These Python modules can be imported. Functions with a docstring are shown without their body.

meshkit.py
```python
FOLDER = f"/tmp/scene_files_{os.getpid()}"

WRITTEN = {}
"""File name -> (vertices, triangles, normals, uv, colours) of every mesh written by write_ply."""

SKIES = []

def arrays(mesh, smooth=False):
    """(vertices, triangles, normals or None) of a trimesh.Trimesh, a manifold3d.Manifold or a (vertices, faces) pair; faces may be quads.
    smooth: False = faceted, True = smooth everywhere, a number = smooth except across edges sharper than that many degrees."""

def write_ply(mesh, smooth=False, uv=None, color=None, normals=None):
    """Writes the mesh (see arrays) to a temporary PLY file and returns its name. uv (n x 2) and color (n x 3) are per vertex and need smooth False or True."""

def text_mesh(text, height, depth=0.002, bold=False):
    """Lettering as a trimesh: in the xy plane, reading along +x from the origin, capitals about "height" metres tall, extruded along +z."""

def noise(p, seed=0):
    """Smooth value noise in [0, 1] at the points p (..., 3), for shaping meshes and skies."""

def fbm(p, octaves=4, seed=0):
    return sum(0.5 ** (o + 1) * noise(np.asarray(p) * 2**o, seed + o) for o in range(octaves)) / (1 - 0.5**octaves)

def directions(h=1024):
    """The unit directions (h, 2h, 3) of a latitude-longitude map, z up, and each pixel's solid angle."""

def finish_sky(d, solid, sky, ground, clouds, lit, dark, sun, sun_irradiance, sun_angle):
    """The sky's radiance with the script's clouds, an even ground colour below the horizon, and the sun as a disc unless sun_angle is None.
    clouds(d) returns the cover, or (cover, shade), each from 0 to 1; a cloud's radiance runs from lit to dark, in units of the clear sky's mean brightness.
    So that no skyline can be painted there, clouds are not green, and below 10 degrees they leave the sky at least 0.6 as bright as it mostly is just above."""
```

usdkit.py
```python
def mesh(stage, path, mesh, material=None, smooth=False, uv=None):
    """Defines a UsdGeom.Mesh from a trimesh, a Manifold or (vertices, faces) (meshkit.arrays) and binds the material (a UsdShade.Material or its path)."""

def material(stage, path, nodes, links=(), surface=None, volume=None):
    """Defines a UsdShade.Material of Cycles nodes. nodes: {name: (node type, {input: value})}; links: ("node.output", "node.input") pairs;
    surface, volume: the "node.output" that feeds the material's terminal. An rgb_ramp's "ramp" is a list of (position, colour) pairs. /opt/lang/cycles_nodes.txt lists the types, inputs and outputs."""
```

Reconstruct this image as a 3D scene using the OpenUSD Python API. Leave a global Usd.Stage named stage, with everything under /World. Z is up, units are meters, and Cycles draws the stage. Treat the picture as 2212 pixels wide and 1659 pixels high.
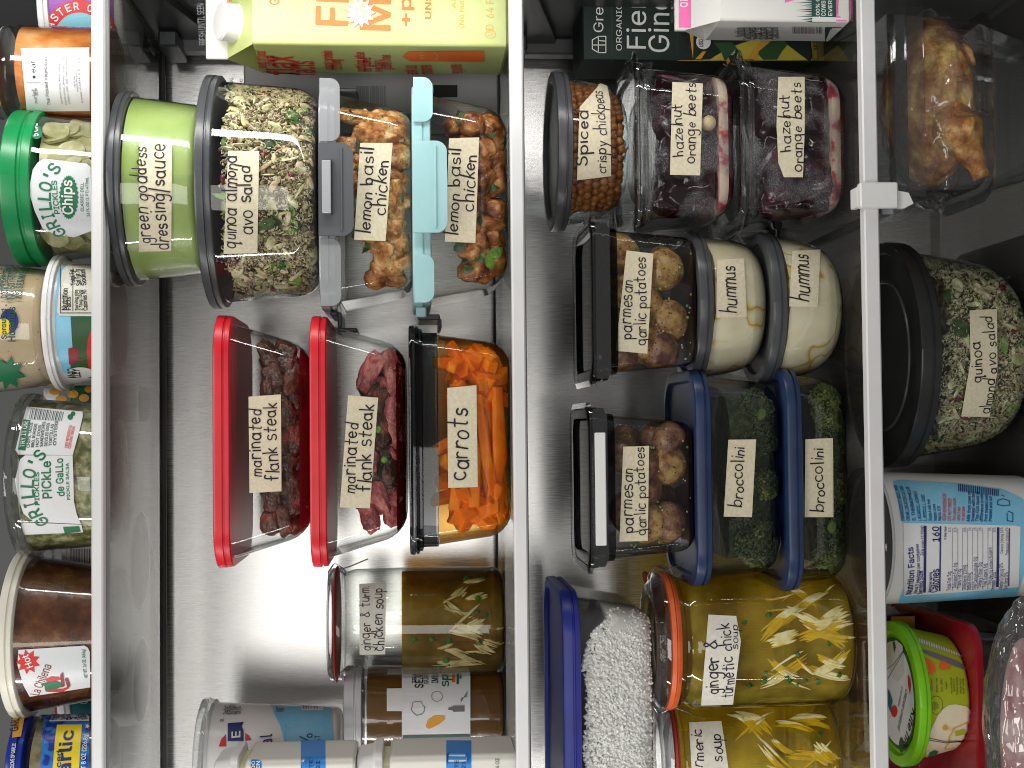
import math, random, numpy as np, trimesh, shapely, usdkit, meshkit
from shapely.geometry import Polygon, LineString, Point, box as sbox
from shapely import affinity
from shapely.ops import unary_union
from pxr import Usd, UsdGeom, UsdLux, UsdShade, Sdf, Gf, Vt

stage = Usd.Stage.CreateInMemory()
UsdGeom.SetStageUpAxis(stage, UsdGeom.Tokens.z)
UsdGeom.SetStageMetersPerUnit(stage, 1.0)
UsdGeom.Xform.Define(stage, '/World')
UsdGeom.Scope.Define(stage, '/World/Looks')

# ------------------------------------------------------------------ camera (held sideways: its right is the world's down)
DIST, FOC = 1.09, 2949.0                       # metres to the shelf fronts; focal length in units of 1/2212 of the frame width
PITCH, YAW, ROLL = 4.2, 1.8, -0.45
CAM = np.array([0, -DIST, 0.0])
def _axes():
    p, a, r = np.radians([PITCH, YAW, ROLL])
    fwd = np.array([np.sin(a) * np.cos(p), np.cos(a) * np.cos(p), -np.sin(p)])
    right = np.array([np.cos(a), -np.sin(a), 0]); up = np.cross(right, fwd)
    return right * np.sin(r) - up * np.cos(r), right * np.cos(r) + up * np.sin(r), fwd
CX_, CY_, CF_ = _axes()
cam = UsdGeom.Camera.Define(stage, '/World/camera')
m = Gf.Matrix4d(*[float(q) for row in (list(CX_) + [0], list(CY_) + [0], list(-CF_) + [0], list(CAM) + [1]) for q in row])
cam.AddTransformOp().Set(m)
cam.CreateHorizontalApertureAttr(36.0); cam.CreateVerticalApertureAttr(27.0)
cam.CreateFocalLengthAttr(FOC / 2212 * 36.0)
cam.CreateClippingRangeAttr(Gf.Vec2f(0.05, 50))
cam.CreateExposureAttr(0.0)

# ------------------------------------------------------------------ lamps: two LED strips in the fridge's front edges, the kitchen's ceiling and window
def lamp(name, pos, target, w, h, power, col=(1, 1, 1)):
    L = UsdLux.RectLight.Define(stage, '/World/' + name)
    z = np.asarray(pos, float) - np.asarray(target, float); z /= np.linalg.norm(z)
    up = np.array([0, 0, 1.0]) if abs(z[2]) < .95 else np.array([0, 1.0, 0])
    x = np.cross(up, z); x /= np.linalg.norm(x); y = np.cross(z, x)
    L.AddTransformOp().Set(Gf.Matrix4d(*[float(q) for row in (list(x) + [0], list(y) + [0], list(z) + [0], list(pos) + [1]) for q in row]))
    L.CreateWidthAttr(w); L.CreateHeightAttr(h); L.CreateIntensityAttr(power); L.CreateColorAttr(Gf.Vec3f(*col))
    L.CreateNormalizeAttr(False)
    p = L.GetPrim(); p.SetCustomDataByKey('kind', 'structure')
    return L
lamp('led_strip', (0.378, -0.09, -0.08), (-0.25, 0.22, -0.10), 0.030, 1.1, 25, (1, .98, .95))
lamp('led_strip_001', (-0.54, -0.12, -0.08), (0.15, 0.22, -0.10), 0.026, 1.1, 28, (1, .98, .95))
lamp('kitchen_ceiling_lamp', (-0.3, -1.5, 1.45), (0, 0.1, 0.0), 1.2, 0.7, 6.6, (1, .97, .92))
lamp('kitchen_window', (-0.52, -2.35, 0.06), (-0.1, 0.2, 0.0), 0.95, 0.80, 4.1, (1, .975, .93))
dome = UsdLux.DomeLight.Define(stage, '/World/kitchen_ambient')
dome.CreateIntensityAttr(0.06); dome.CreateColorAttr(Gf.Vec3f(1, .98, .95))
dome.GetPrim().SetCustomDataByKey('kind', 'structure')

# ------------------------------------------------------------------ picture measurements -> world
def rays(x, y):
    x = np.asarray(x, float); y = np.asarray(y, float)
    return CX_ * ((x - 1106) / FOC)[..., None] - CY_ * ((y - 829.5) / FOC)[..., None] + CF_
def at(x, y, Y):
    d = rays(x, y); return CAM + d * (Y - CAM[1]) / d[1]
def zat(x, y, Y): return at(x, y, Y)[2]
def onz(x, y, z):
    d = rays(x, y); return CAM + d * (z - CAM[2]) / d[2]
def mpp(Y): return (DIST + Y) / FOC

# ------------------------------------------------------------------ scene helpers
_used = {}
def path_for(parent, name):
    base = parent + '/' + name
    n = _used.get(base, 0); _used[base] = n + 1
    return base if n == 0 else f'{base}_{n:03d}'
def tag(p, label=None, cat=None, group=None, kind=None):
    for k, v in (('label', label), ('category', cat), ('group', group), ('kind', kind)):
        if v: p.SetCustomDataByKey(k, v)
    return p
class Th:
    pass
def thing(name, label, cat, pos, rz=0.0, group=None, kind=None):
    t = Th(); t.path = path_for('/World', name); t.pos = np.asarray(pos, float); t.rz = rz
    x = UsdGeom.Xform.Define(stage, t.path); x.AddTranslateOp().Set(Gf.Vec3d(*map(float, pos)))
    if rz: x.AddRotateZOp().Set(float(rz))
    tag(x.GetPrim(), label, cat, group, kind); t.prim = x.GetPrim()
    return t
def part(parent, name, mesh, mat, smooth=35, label=None, kind=None):
    t = Th(); t.path = path_for(parent.path, name)
    p = usdkit.mesh(stage, t.path, mesh, MATS[mat], smooth=smooth); t.prim = p.GetPrim()
    tag(t.prim, label, None, None, kind)
    return t
def solo(name, label, cat, mesh, mat, smooth=35, group=None, kind=None):
    """a thing that is one mesh, given in world coordinates; its origin is put at its own base"""
    v, f = (np.array(mesh[0], float), np.asarray(mesh[1])) if isinstance(mesh, tuple) else (np.array(mesh.vertices), np.array(mesh.faces))
    o = np.array([(v[:, 0].min() + v[:, 0].max()) / 2, (v[:, 1].min() + v[:, 1].max()) / 2, v[:, 2].min()])
    t = Th(); t.path = path_for('/World', name)
    p = usdkit.mesh(stage, t.path, (v - o, f), MATS[mat], smooth=smooth)
    UsdGeom.Xformable(p.GetPrim()).AddTranslateOp().Set(Gf.Vec3d(*map(float, o)))
    t.prim = tag(p.GetPrim(), label, cat, group, kind)
    return t
def cat_mesh(ms):
    V, F, n = [], [], 0
    for v, f in ms:
        v = np.asarray(v, float); f = np.asarray(f, int)
        if f.shape[1] == 4: f = np.vstack([f[:, [0, 1, 2]], f[:, [0, 2, 3]]])
        V.append(v); F.append(f + n); n += len(v)
    return np.vstack(V), np.vstack(F)
def bx(x0, x1, y0, y1, z0, z1, ch=0.0):
    b = trimesh.creation.box(extents=(x1 - x0, y1 - y0, z1 - z0))
    b.apply_translation(((x0 + x1) / 2, (y0 + y1) / 2, (z0 + z1) / 2))
    if ch:
        import manifold3d as m3
        h = np.array([x1 - x0, y1 - y0, z1 - z0]) / 2; c = np.array([x0 + x1, y0 + y1, z0 + z1]) / 2
        pts = [c + np.array(s) * (h - np.array(k) * ch) for s in np.ndindex(2, 2, 2) for s in [tuple(2 * q - 1 for q in s)] for k in ((0, 1, 1), (1, 0, 1), (1, 1, 0))]
        M = m3.Manifold.hull_points(np.array(pts, np.float32)); q = M.to_mesh()
        return np.array(q.vert_properties[:, :3], float), np.array(q.tri_verts)
    return np.array(b.vertices), np.array(b.faces)
def tube(pts, r, n=8, close=False):
    pts = np.asarray(pts, float); N = len(pts)
    r = np.broadcast_to(r, N)
    T = np.gradient(pts, axis=0)
    if close: T = np.roll(pts, -1, 0) - np.roll(pts, 1, 0)
    T /= np.linalg.norm(T, axis=1)[:, None] + 1e-12
    ref = np.array([0.3, .2, 1.0]) if abs(T[:, 2]).mean() < .8 else np.array([1., .2, 0])
    A = np.cross(T, ref); A /= np.linalg.norm(A, axis=1)[:, None] + 1e-12; B = np.cross(T, A)
    a = np.linspace(0, 2 * np.pi, n, endpoint=False)
    V = (pts[:, None] + r[:, None, None] * (A[:, None] * np.cos(a)[None, :, None] + B[:, None] * np.sin(a)[None, :, None])).reshape(-1, 3)
    F = []
    for i in range(N if close else N - 1):
        for j in range(n):
            p, q = i * n + j, i * n + (j + 1) % n; r2 = ((i + 1) % N) * n
            F.append([p, q, r2 + (j + 1) % n, r2 + j])
    F = np.array(F); F = np.vstack([F[:, [0, 1, 2]], F[:, [0, 2, 3]]])
    if not close:
        V = np.vstack([V, pts[0], pts[-1]])
        c0 = [[N * n, (j + 1) % n, j] for j in range(n)]; c1 = [[N * n + 1, (N - 1) * n + j, (N - 1) * n + (j + 1) % n] for j in range(n)]
        F = np.vstack([F, c0, c1])
    return V, F
def prism(poly, y0, y1):
    """polygon in (x, z) extruded along y"""
    m = trimesh.creation.extrude_polygon(poly, y1 - y0, engine='earcut')
    v = np.array(m.vertices); v = np.stack([v[:, 0], y1 - v[:, 2], v[:, 1]], 1)
    return v, np.array(m.faces)
def rotm(rx, ry, rz):
    return trimesh.transformations.euler_matrix(rx, ry, rz)[:3, :3]

# rounded-rectangle rings and lofts; start at the front centre
def ring(hw, hd, r, k=9, m=4):
    r = max(min(r, hw * .999, hd * .999), 1e-5)
    P = []
    def seg(a, b, n):
        for i in range(n): P.append((a[0] + (b[0] - a[0]) * i / n, a[1] + (b[1] - a[1]) * i / n))
    def arc(cx, cy, a0):
        for i in range(k):
            a = math.radians(a0 + 90 * i / k); P.append((cx + r * math.cos(a), cy + r * math.sin(a)))
    seg((0, -hd), (hw - r, -hd), m); arc(hw - r, -hd + r, -90)
    seg((hw, -hd + r), (hw, hd - r), 2 * m); arc(hw - r, hd - r, 0)
    seg((hw - r, hd), (-hw + r, hd), 2 * m); arc(-hw + r, hd - r, 90)
    seg((-hw, hd - r), (-hw, -hd + r), 2 * m); arc(-hw + r, -hd + r, 180)
    seg((-hw + r, -hd), (0, -hd), m)
    return np.array(P)
def loft(secs, capb=True, capt=True, k=9, m=4, noise=None):
    R = [np.column_stack([ring(hw, hd, r, k, m), np.full(8 * m + 4 * k, z)]) for z, hw, hd, r in secs]
    V = np.vstack(R); n = len(R[0]); F = []
    for i in range(len(R) - 1):
        a = np.arange(n); b = (a + 1) % n
        F.append(np.stack([i * n + a, i * n + b, (i + 1) * n + b], 1)); F.append(np.stack([i * n + a, (i + 1) * n + b, (i + 1) * n + a], 1))
    a = np.arange(n); b = (a + 1) % n
    if capb:
        V = np.vstack([V, [0, 0, secs[0][0]]]); F.append(np.stack([b, a, np.full(n, len(V) - 1)], 1))
    if capt:
        V = np.vstack([V, [0, 0, secs[-1][0]]]); q = (len(R) - 1) * n; F.append(np.stack([q + a, q + b, np.full(n, len(V) - 1)], 1))
    return V, np.vstack(F)
def ins(sec, d, dz=0): z, hw, hd, r = sec; return (z + dz, hw - d, hd - d, max(r - d, .001))
def profile(h, base, top, fil, z0=0.0, bulge=0.0):
    """outer wall from a filleted bottom to the rim"""
    S = []
    for i in range(6):
        a = math.pi / 2 * i / 5; d = fil * (1 - math.sin(a)); z = fil * (1 - math.cos(a))
        t = z / h; q = [b + (c - b) * t for b, c in zip(base, top)]
        S.append((z0 + z, q[0] - d, q[1] - d, max(q[2] - d, .002)))
    for i in range(1, 7):
        t0 = fil / h; t = t0 + (1 - t0) * i / 6
        q = [b + (c - b) * t for b, c in zip(base, top)]; g = bulge * math.sin(math.pi * (t - t0) / (1 - t0))
        S.append((z0 + h * t, q[0] + g, q[1] + g, q[2] + g))
    return S
class Body:
    """an upright wall that labels, print and contents are laid against"""
    def __init__(s, secs, pos, rz=0.0):
        a = np.array(secs); s.secs = secs; s.z, s.hw, s.hd, s.r = a.T; s.pos = np.asarray(pos, float); s.rz = math.radians(rz)
        s.c, s.s_ = math.cos(s.rz), math.sin(s.rz)
    def dims(s, z): return np.interp(z, s.z, s.hw), np.interp(z, s.z, s.hd), np.interp(z, s.z, s.r)
    def point(s, u, z):
        u = np.asarray(u, float); z = np.asarray(z, float); hw, hd, r = s.dims(z); r = np.minimum(r, np.minimum(hw, hd))
        f = hw - r; a = np.abs(u); g = np.sign(u); g = np.where(g == 0, 1, g)
        an = np.clip((a - f) / np.maximum(r, 1e-6), 0, np.pi / 2)
        x = np.where(a <= f, a, f + r * np.sin(an)); y = np.where(a <= f, -hd, -(hd - r) - r * np.cos(an) + np.maximum(a - f - r * np.pi / 2, 0))
        return np.stack([g * x, y, z], -1), np.stack([g * np.sin(an), -np.cos(an), 0 * z], -1)
    def local(s, p): 
        q = np.asarray(p, float) - s.pos
        return np.stack([q[..., 0] * s.c + q[..., 1] * s.s_, -q[..., 0] * s.s_ + q[..., 1] * s.c, q[..., 2]], -1)
    def world(s, q):
        q = np.asarray(q, float)
        return np.stack([q[..., 0] * s.c - q[..., 1] * s.s_, q[..., 0] * s.s_ + q[..., 1] * s.c, q[..., 2]], -1) + s.pos
    def inside(s, u, z, d):
        P, N = s.point(u, z); return s.world(P - N * np.asarray(d)[..., None])
    def locate(s, x, y):
        x = np.atleast_1d(np.asarray(x, float)); y = np.atleast_1d(np.asarray(y, float))
        o = s.local(CAM); d = rays(x, y); d = np.stack([d[:, 0] * s.c + d[:, 1] * s.s_, -d[:, 0] * s.s_ + d[:, 1] * s.c, d[:, 2]], -1)
        z = o[2] + d[:, 2] * (-s.hd.max() - o[1]) / d[:, 1]
        for _ in range(6):
            hw, hd, r = s.dims(np.clip(z, s.z[0], s.z[-1])); r = np.minimum(r, np.minimum(hw, hd)); f = hw - r
            t = (-hd - o[1]) / d[:, 1]; xx = o[0] + t * d[:, 0]
            g = np.sign(xx); g = np.where(g == 0, 1, g); u = xx.copy(); tt = t.copy()
            cx = g * f; cy = -(hd - r); ox = o[0] - cx; oy = o[1] - cy
            A = d[:, 0] ** 2 + d[:, 1] ** 2; B = ox * d[:, 0] + oy * d[:, 1]; C_ = ox ** 2 + oy ** 2 - r ** 2
            disc = B * B - A * C_; tc = (-B - np.sqrt(np.maximum(disc, 0))) / A
            hx = ox + tc * d[:, 0]; hy = oy + tc * d[:, 1]; ang = np.arctan2(g * hx, -hy)
            cor = np.abs(xx) > f
            u = np.where(cor, g * (f + r * np.clip(ang, 0, np.pi / 2)), u); tt = np.where(cor, tc, tt)
            ts = (g * hw - o[0]) / np.where(np.abs(d[:, 0]) < 1e-9, 1e-9, d[:, 0]); ys = o[1] + ts * d[:, 1]
            side = cor & ((ang > np.pi / 2) | (disc < 0)) & (r < .6 * hw)
            u = np.where(side, g * (f + r * np.pi / 2 + np.maximum(ys + hd - r, 0)), u); tt = np.where(side, ts, tt)
            z = o[2] + tt * d[:, 2]
        return np.stack([u, z], -1)
    def put(s, uz, off):
        P, N = s.point(uz[:, 0], uz[:, 1]); return P + N * off
class Plane:
    """a level disc or panel (a lid's top) that print is laid on: locate by hitting z = height"""
    def __init__(s, pos, z, rz=0): s.pos = np.asarray(pos, float); s.zz = z
    def locate(s, x, y):
        x = np.atleast_1d(np.asarray(x, float)); y = np.atleast_1d(np.asarray(y, float)); d = rays(x, y)
        p = CAM + d * ((s.pos[2] + s.zz - CAM[2]) / d[:, 2])[:, None]
        return p[:, :2] - s.pos[:2]
    def put(s, uz, off): return np.column_stack([uz, np.full(len(uz), s.zz + off)])

# ------------------------------------------------------------------ print: flat shapes and lettering laid on a surface
def _flat(poly, seg=None):
    vs, fs, n = [], [], 0
    for g in getattr(poly, 'geoms', [poly]):
        if g.is_empty or g.area < 1e-12: continue
        v, f = trimesh.creation.triangulate_polygon(g, engine='earcut'); vs.append(v); fs.append(np.asarray(f) + n); n += len(v)
    return np.vstack(vs), np.vstack(fs)
def onto(surf, v, f, off, size):
    v3 = np.column_stack([v, np.zeros(len(v))])
    if size:
        v3, f = trimesh.remesh.subdivide_to_size(v3, f, size, max_iter=12)
    V = surf.put(v3[:, :2], off); f = np.asarray(f)
    a, b, c = V[f[:, 0]], V[f[:, 1]], V[f[:, 2]]
    return V, f
def px_poly(surf, pts, step=14):
    """outline in picture units -> outline on the surface"""
    p = pts if isinstance(pts, Polygon) else Polygon(pts)
    p = p.segmentize(step)
    rs = []
    for r in [p.exterior] + list(p.interiors):
        c = np.array(r.coords); rs.append(surf.locate(c[:, 0], c[:, 1]))
    return Polygon(rs[0], rs[1:]).buffer(0)
def decal(parent, name, surf, pts, mat, off=.0003, size=.005, label=None):
    polys = pts if isinstance(pts, list) and isinstance(pts[0], (list, Polygon)) and not isinstance(pts[0], tuple) else [pts]
    ms = []
    for p in polys:
        q = px_poly(surf, p)
        if q.is_empty: continue
        v, f = _flat(q); ms.append(onto(surf, v, f, off, size))
    return part(parent, name, cat_mesh(ms), mat, smooth=False, label=label)
_tc = {}
def glyphs(text, bold):
    k = (text, bold)
    if k not in _tc:
        m_ = meshkit.text_mesh(text, 1.0, 0.1, bold); v = np.array(m_.vertices); f = np.array(m_.faces)
        up = (v[f][:, :, 2].min(1) > .05); f = f[up]; u, inv = np.unique(f, return_inverse=True)
        _tc[k] = (v[u][:, :2], inv.reshape(-1, 3))
    return _tc[k]
def line_mesh(surf, text, p0, p1, hpx, off, bold=True, hand=False, size=.006, weight=.1):
    """one line of lettering between two picture points on its baseline; hpx = height of a capital (hand: of an x) in picture units"""
    q = surf.locate([p0[0], p1[0]], [p0[1], p1[1]]); a, b = q; L = np.linalg.norm(b - a); d = (b - a) / L; n = np.array([-d[1], d[0]])
    if hand: v, f, w = hand_glyphs(text, weight)
    else:
        v, f = glyphs(text, bold); w = v[:, 0].max()
    Lpx = math.hypot(p1[0] - p0[0], p1[1] - p0[1]); h = hpx * L / Lpx
    x = v[:, 0] * (L / w); y = v[:, 1] * h
    return onto(surf, a + x[:, None] * d + y[:, None] * n, f, off, size)
def lettering(parent, surf, lines, mat, off=.0006, name='lettering', **kw):
    """lines: (text, start, end, height)"""
    return part(parent, name, cat_mesh([line_mesh(surf, *l, off, **kw) for l in lines]), mat, smooth=False)
# a marker-pen hand of single strokes, x-height 1
def _arc(cx, cy, rx, ry, a0, a1, n=14):
    t = np.radians(np.linspace(a0, a1, n)); return [(cx + rx * math.cos(q), cy + ry * math.sin(q)) for q in t]
HAND = {
 'a': [_arc(.4, .5, .4, .5, 60, 420, 20), [(.8, 1.0), (.8, .3), (.88, 0)]], 'b': [[(0, 1.9), (.02, 0)], _arc(.4, .5, .38, .5, 170, -185, 20)],
 'c': [_arc(.42, .5, .42, .5, 50, 315)], 'd': [_arc(.38, .5, .38, .5, 30, 390, 20), [(.78, 1.9), (.76, 0)]],
 'e': [[(.03, .48), (.74, .58)] + _arc(.4, .52, .38, .5, 10, 320)], 'f': [_arc(.55, 1.5, .28, .4, 40, 180) + [(.26, 0)], [(0, .95), (.6, 1.0)]],
 'g': [_arc(.38, .52, .38, .48, 30, 390, 20), [(.78, 1), (.78, -.4)] + _arc(.4, -.45, .38, .4, 0, -150)],
 'h': [[(0, 1.9), (.02, 0)], [(.02, .5)] + _arc(.36, .6, .33, .4, 170, 0) + [(.7, 0)]], 'i': [[(.1, 1), (.1, 0)], [(.1, 1.42), (.12, 1.5)]],
 'k': [[(0, 1.9), (.02, 0)], [(.62, 1.05), (.04, .42)], [(.2, .55), (.68, 0)]], 'l': [[(.08, 1.9), (.1, 0)]],
 'm': [[(0, 1), (.02, 0)], [(.02, .55)] + _arc(.28, .65, .26, .35, 170, 0) + [(.54, 0)], [(.54, .55)] + _arc(.8, .65, .26, .35, 170, 0) + [(1.06, 0)]],
 'n': [[(0, 1), (.02, 0)], [(.02, .5)] + _arc(.36, .6, .33, .4, 170, 0) + [(.7, 0)]], 'o': [_arc(.4, .5, .4, .5, 80, 440, 20)],
 'p': [[(0, 1), (.02, -.85)], _arc(.4, .52, .38, .48, 170, -185, 20)], 'q': [_arc(.38, .52, .38, .48, 30, 390, 20), [(.78, 1), (.78, -.75), (.95, -.55)]],
 'r': [[(0, 1), (.02, 0)], [(.02, .45)] + _arc(.36, .6, .34, .4, 165, 45)], 's': [_arc(.36, .75, .3, .25, 30, 265) + _arc(.34, .26, .34, .26, 85, -150)],
 't': [[(.3, 1.65), (.3, .2)] + _arc(.45, .2, .15, .2, 180, 290, 6), [(0, 1.05), (.66, 1.08)]],
 'u': [[(0, 1), (.0, .4)] + _arc(.35, .4, .35, .4, 180, 360) + [(.7, 1)], [(.7, .6), (.74, 0)]], 'v': [[(0, 1), (.36, 0), (.74, 1)]],
 'y': [[(0, 1), (.38, .12)], [(.74, 1), (.2, -.8)]], 'z': [[(.02, 1), (.66, 1), (.0, 0), (.72, .02)]],
 'S': [_arc(.45, 1.3, .4, .35, 30, 265) + _arc(.42, .5, .45, .48, 85, -150)], '/': [[(.6, 2.0), (.05, -.6)]], '.': [[(.08, .0), (.1, .06)]],
 '&': [[(.95, .1), (.35, 1.1)] + _arc(.5, 1.3, .2, .25, 200, -20) + [(.12, .5)] + _arc(.42, .32, .36, .32, 160, 360)]}
def hand_glyphs(text, weight=.1):
    rng = random.Random(sum(map(ord, text)) * 7 + len(text)); x = 0; out = []
    for ch in text:
        if ch == ' ': x += .75; continue
        st = HAND[ch]; w = max(p[0] for s in st for p in s); sc = 1 + rng.uniform(-.13, .13); dy = rng.uniform(-.13, .13); sk = rng.uniform(-.08, .16)
        for s in st:
            out.append(LineString([(x + p[0] * sc + p[1] * sk, p[1] * sc + dy) for p in s]).buffer(weight * rng.uniform(.88, 1.15), 4))
        x += w * sc + rng.uniform(.24, .42)
    u = unary_union(out); u = affinity.translate(u, -u.bounds[0], 0)
    v, f = _flat(u); return v, f, v[:, 0].max()
def tape(parent, body, outline, lines, mat='tape', ink='ink', off=.0005, weight=.088):
    """masking-tape label with handwriting; outline in picture units"""
    t = decal(parent, 'tape_label', body, outline, mat, off, .004)
    lettering(t, body, lines, ink, off + .0003, hand=True, size=.005, weight=weight)
    return t

# ------------------------------------------------------------------ materials
MATS = {}
def mat(name, nodes, links, surface):
    MATS[name] = usdkit.material(stage, '/World/Looks/' + name, nodes, links, surface=surface)
def pbr(name, cols, sc=60, detail=4, rough=.45, bump=0, bsc=None, metallic=0, spec=.5, coat=0, sss=0, vec=None, contrast=None, dist=.001, vor=None, trans=0, sssr=(1, .6, .3), alpha=None, tight=.58):
    """cols: one colour, or a ramp [(pos, colour)] over a noise; vor=(scale, radius, colour): specks; bump in surface relief strength"""
    p = {'roughness': rough, 'metallic': metallic, 'specular_ior_level': spec, 'coat_weight': coat}
    if sss: p.update({'subsurface_weight': sss, 'subsurface_scale': .006, 'subsurface_radius': sssr})
    if trans: p['transmission_weight'] = trans
    n = {'p': ('principled_bsdf', p), 'g': ('geometry', {})}; L = []
    src = 'g.position'
    if vec:
        n['mp'] = ('mapping', {'scale': vec}); L.append(('g.position', 'mp.vector')); src = 'mp.vector'
    if isinstance(cols, list):
        n['n'] = ('noise_texture', {'scale': float(sc), 'detail': float(detail), 'roughness': .6}); n['r'] = ('rgb_ramp', {'ramp': [(.5 + (q - .5) * tight, c_) for q, c_ in cols]})
        L += [(src, 'n.vector'), ('n.fac', 'r.fac')]; out = 'r.color'
    else:
        p['base_color'] = cols; out = None
    if vor:
        vs, rad, vc = vor
        n['v'] = ('voronoi_texture', {'scale': float(vs)}); L.append((src, 'v.vector'))
        n['vr'] = ('rgb_ramp', {'ramp': [(0, (1, 1, 1)), (rad, (1, 1, 1)), (min(1, rad * 1.35), (0, 0, 0)), (1, (0, 0, 0))]}); L.append(('v.distance', 'vr.fac'))
        n['vm'] = ('mix_color', {'b': vc}); L.append(('vr.color', 'vm.fac'))
        n['bw'] = ('rgb_to_bw', {}); L[-1] = ('bw.val', 'vm.fac'); L.append(('vr.color', 'bw.color'))
        if out: L.append((out, 'vm.a'))
        else: n['vm'][1]['a'] = cols
        out = 'vm.result'
    if out: L.append((out, 'p.base_color'))
    if bump:
        n['bn'] = ('noise_texture', {'scale': float(bsc or sc), 'detail': 3.0}); n['b'] = ('bump', {'strength': float(bump), 'distance': float(dist)})
        L += [(src, 'bn.vector'), ('bn.fac', 'b.height'), ('b.normal', 'p.normal')]
    mat(name, n, L, 'p.BSDF')
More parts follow.
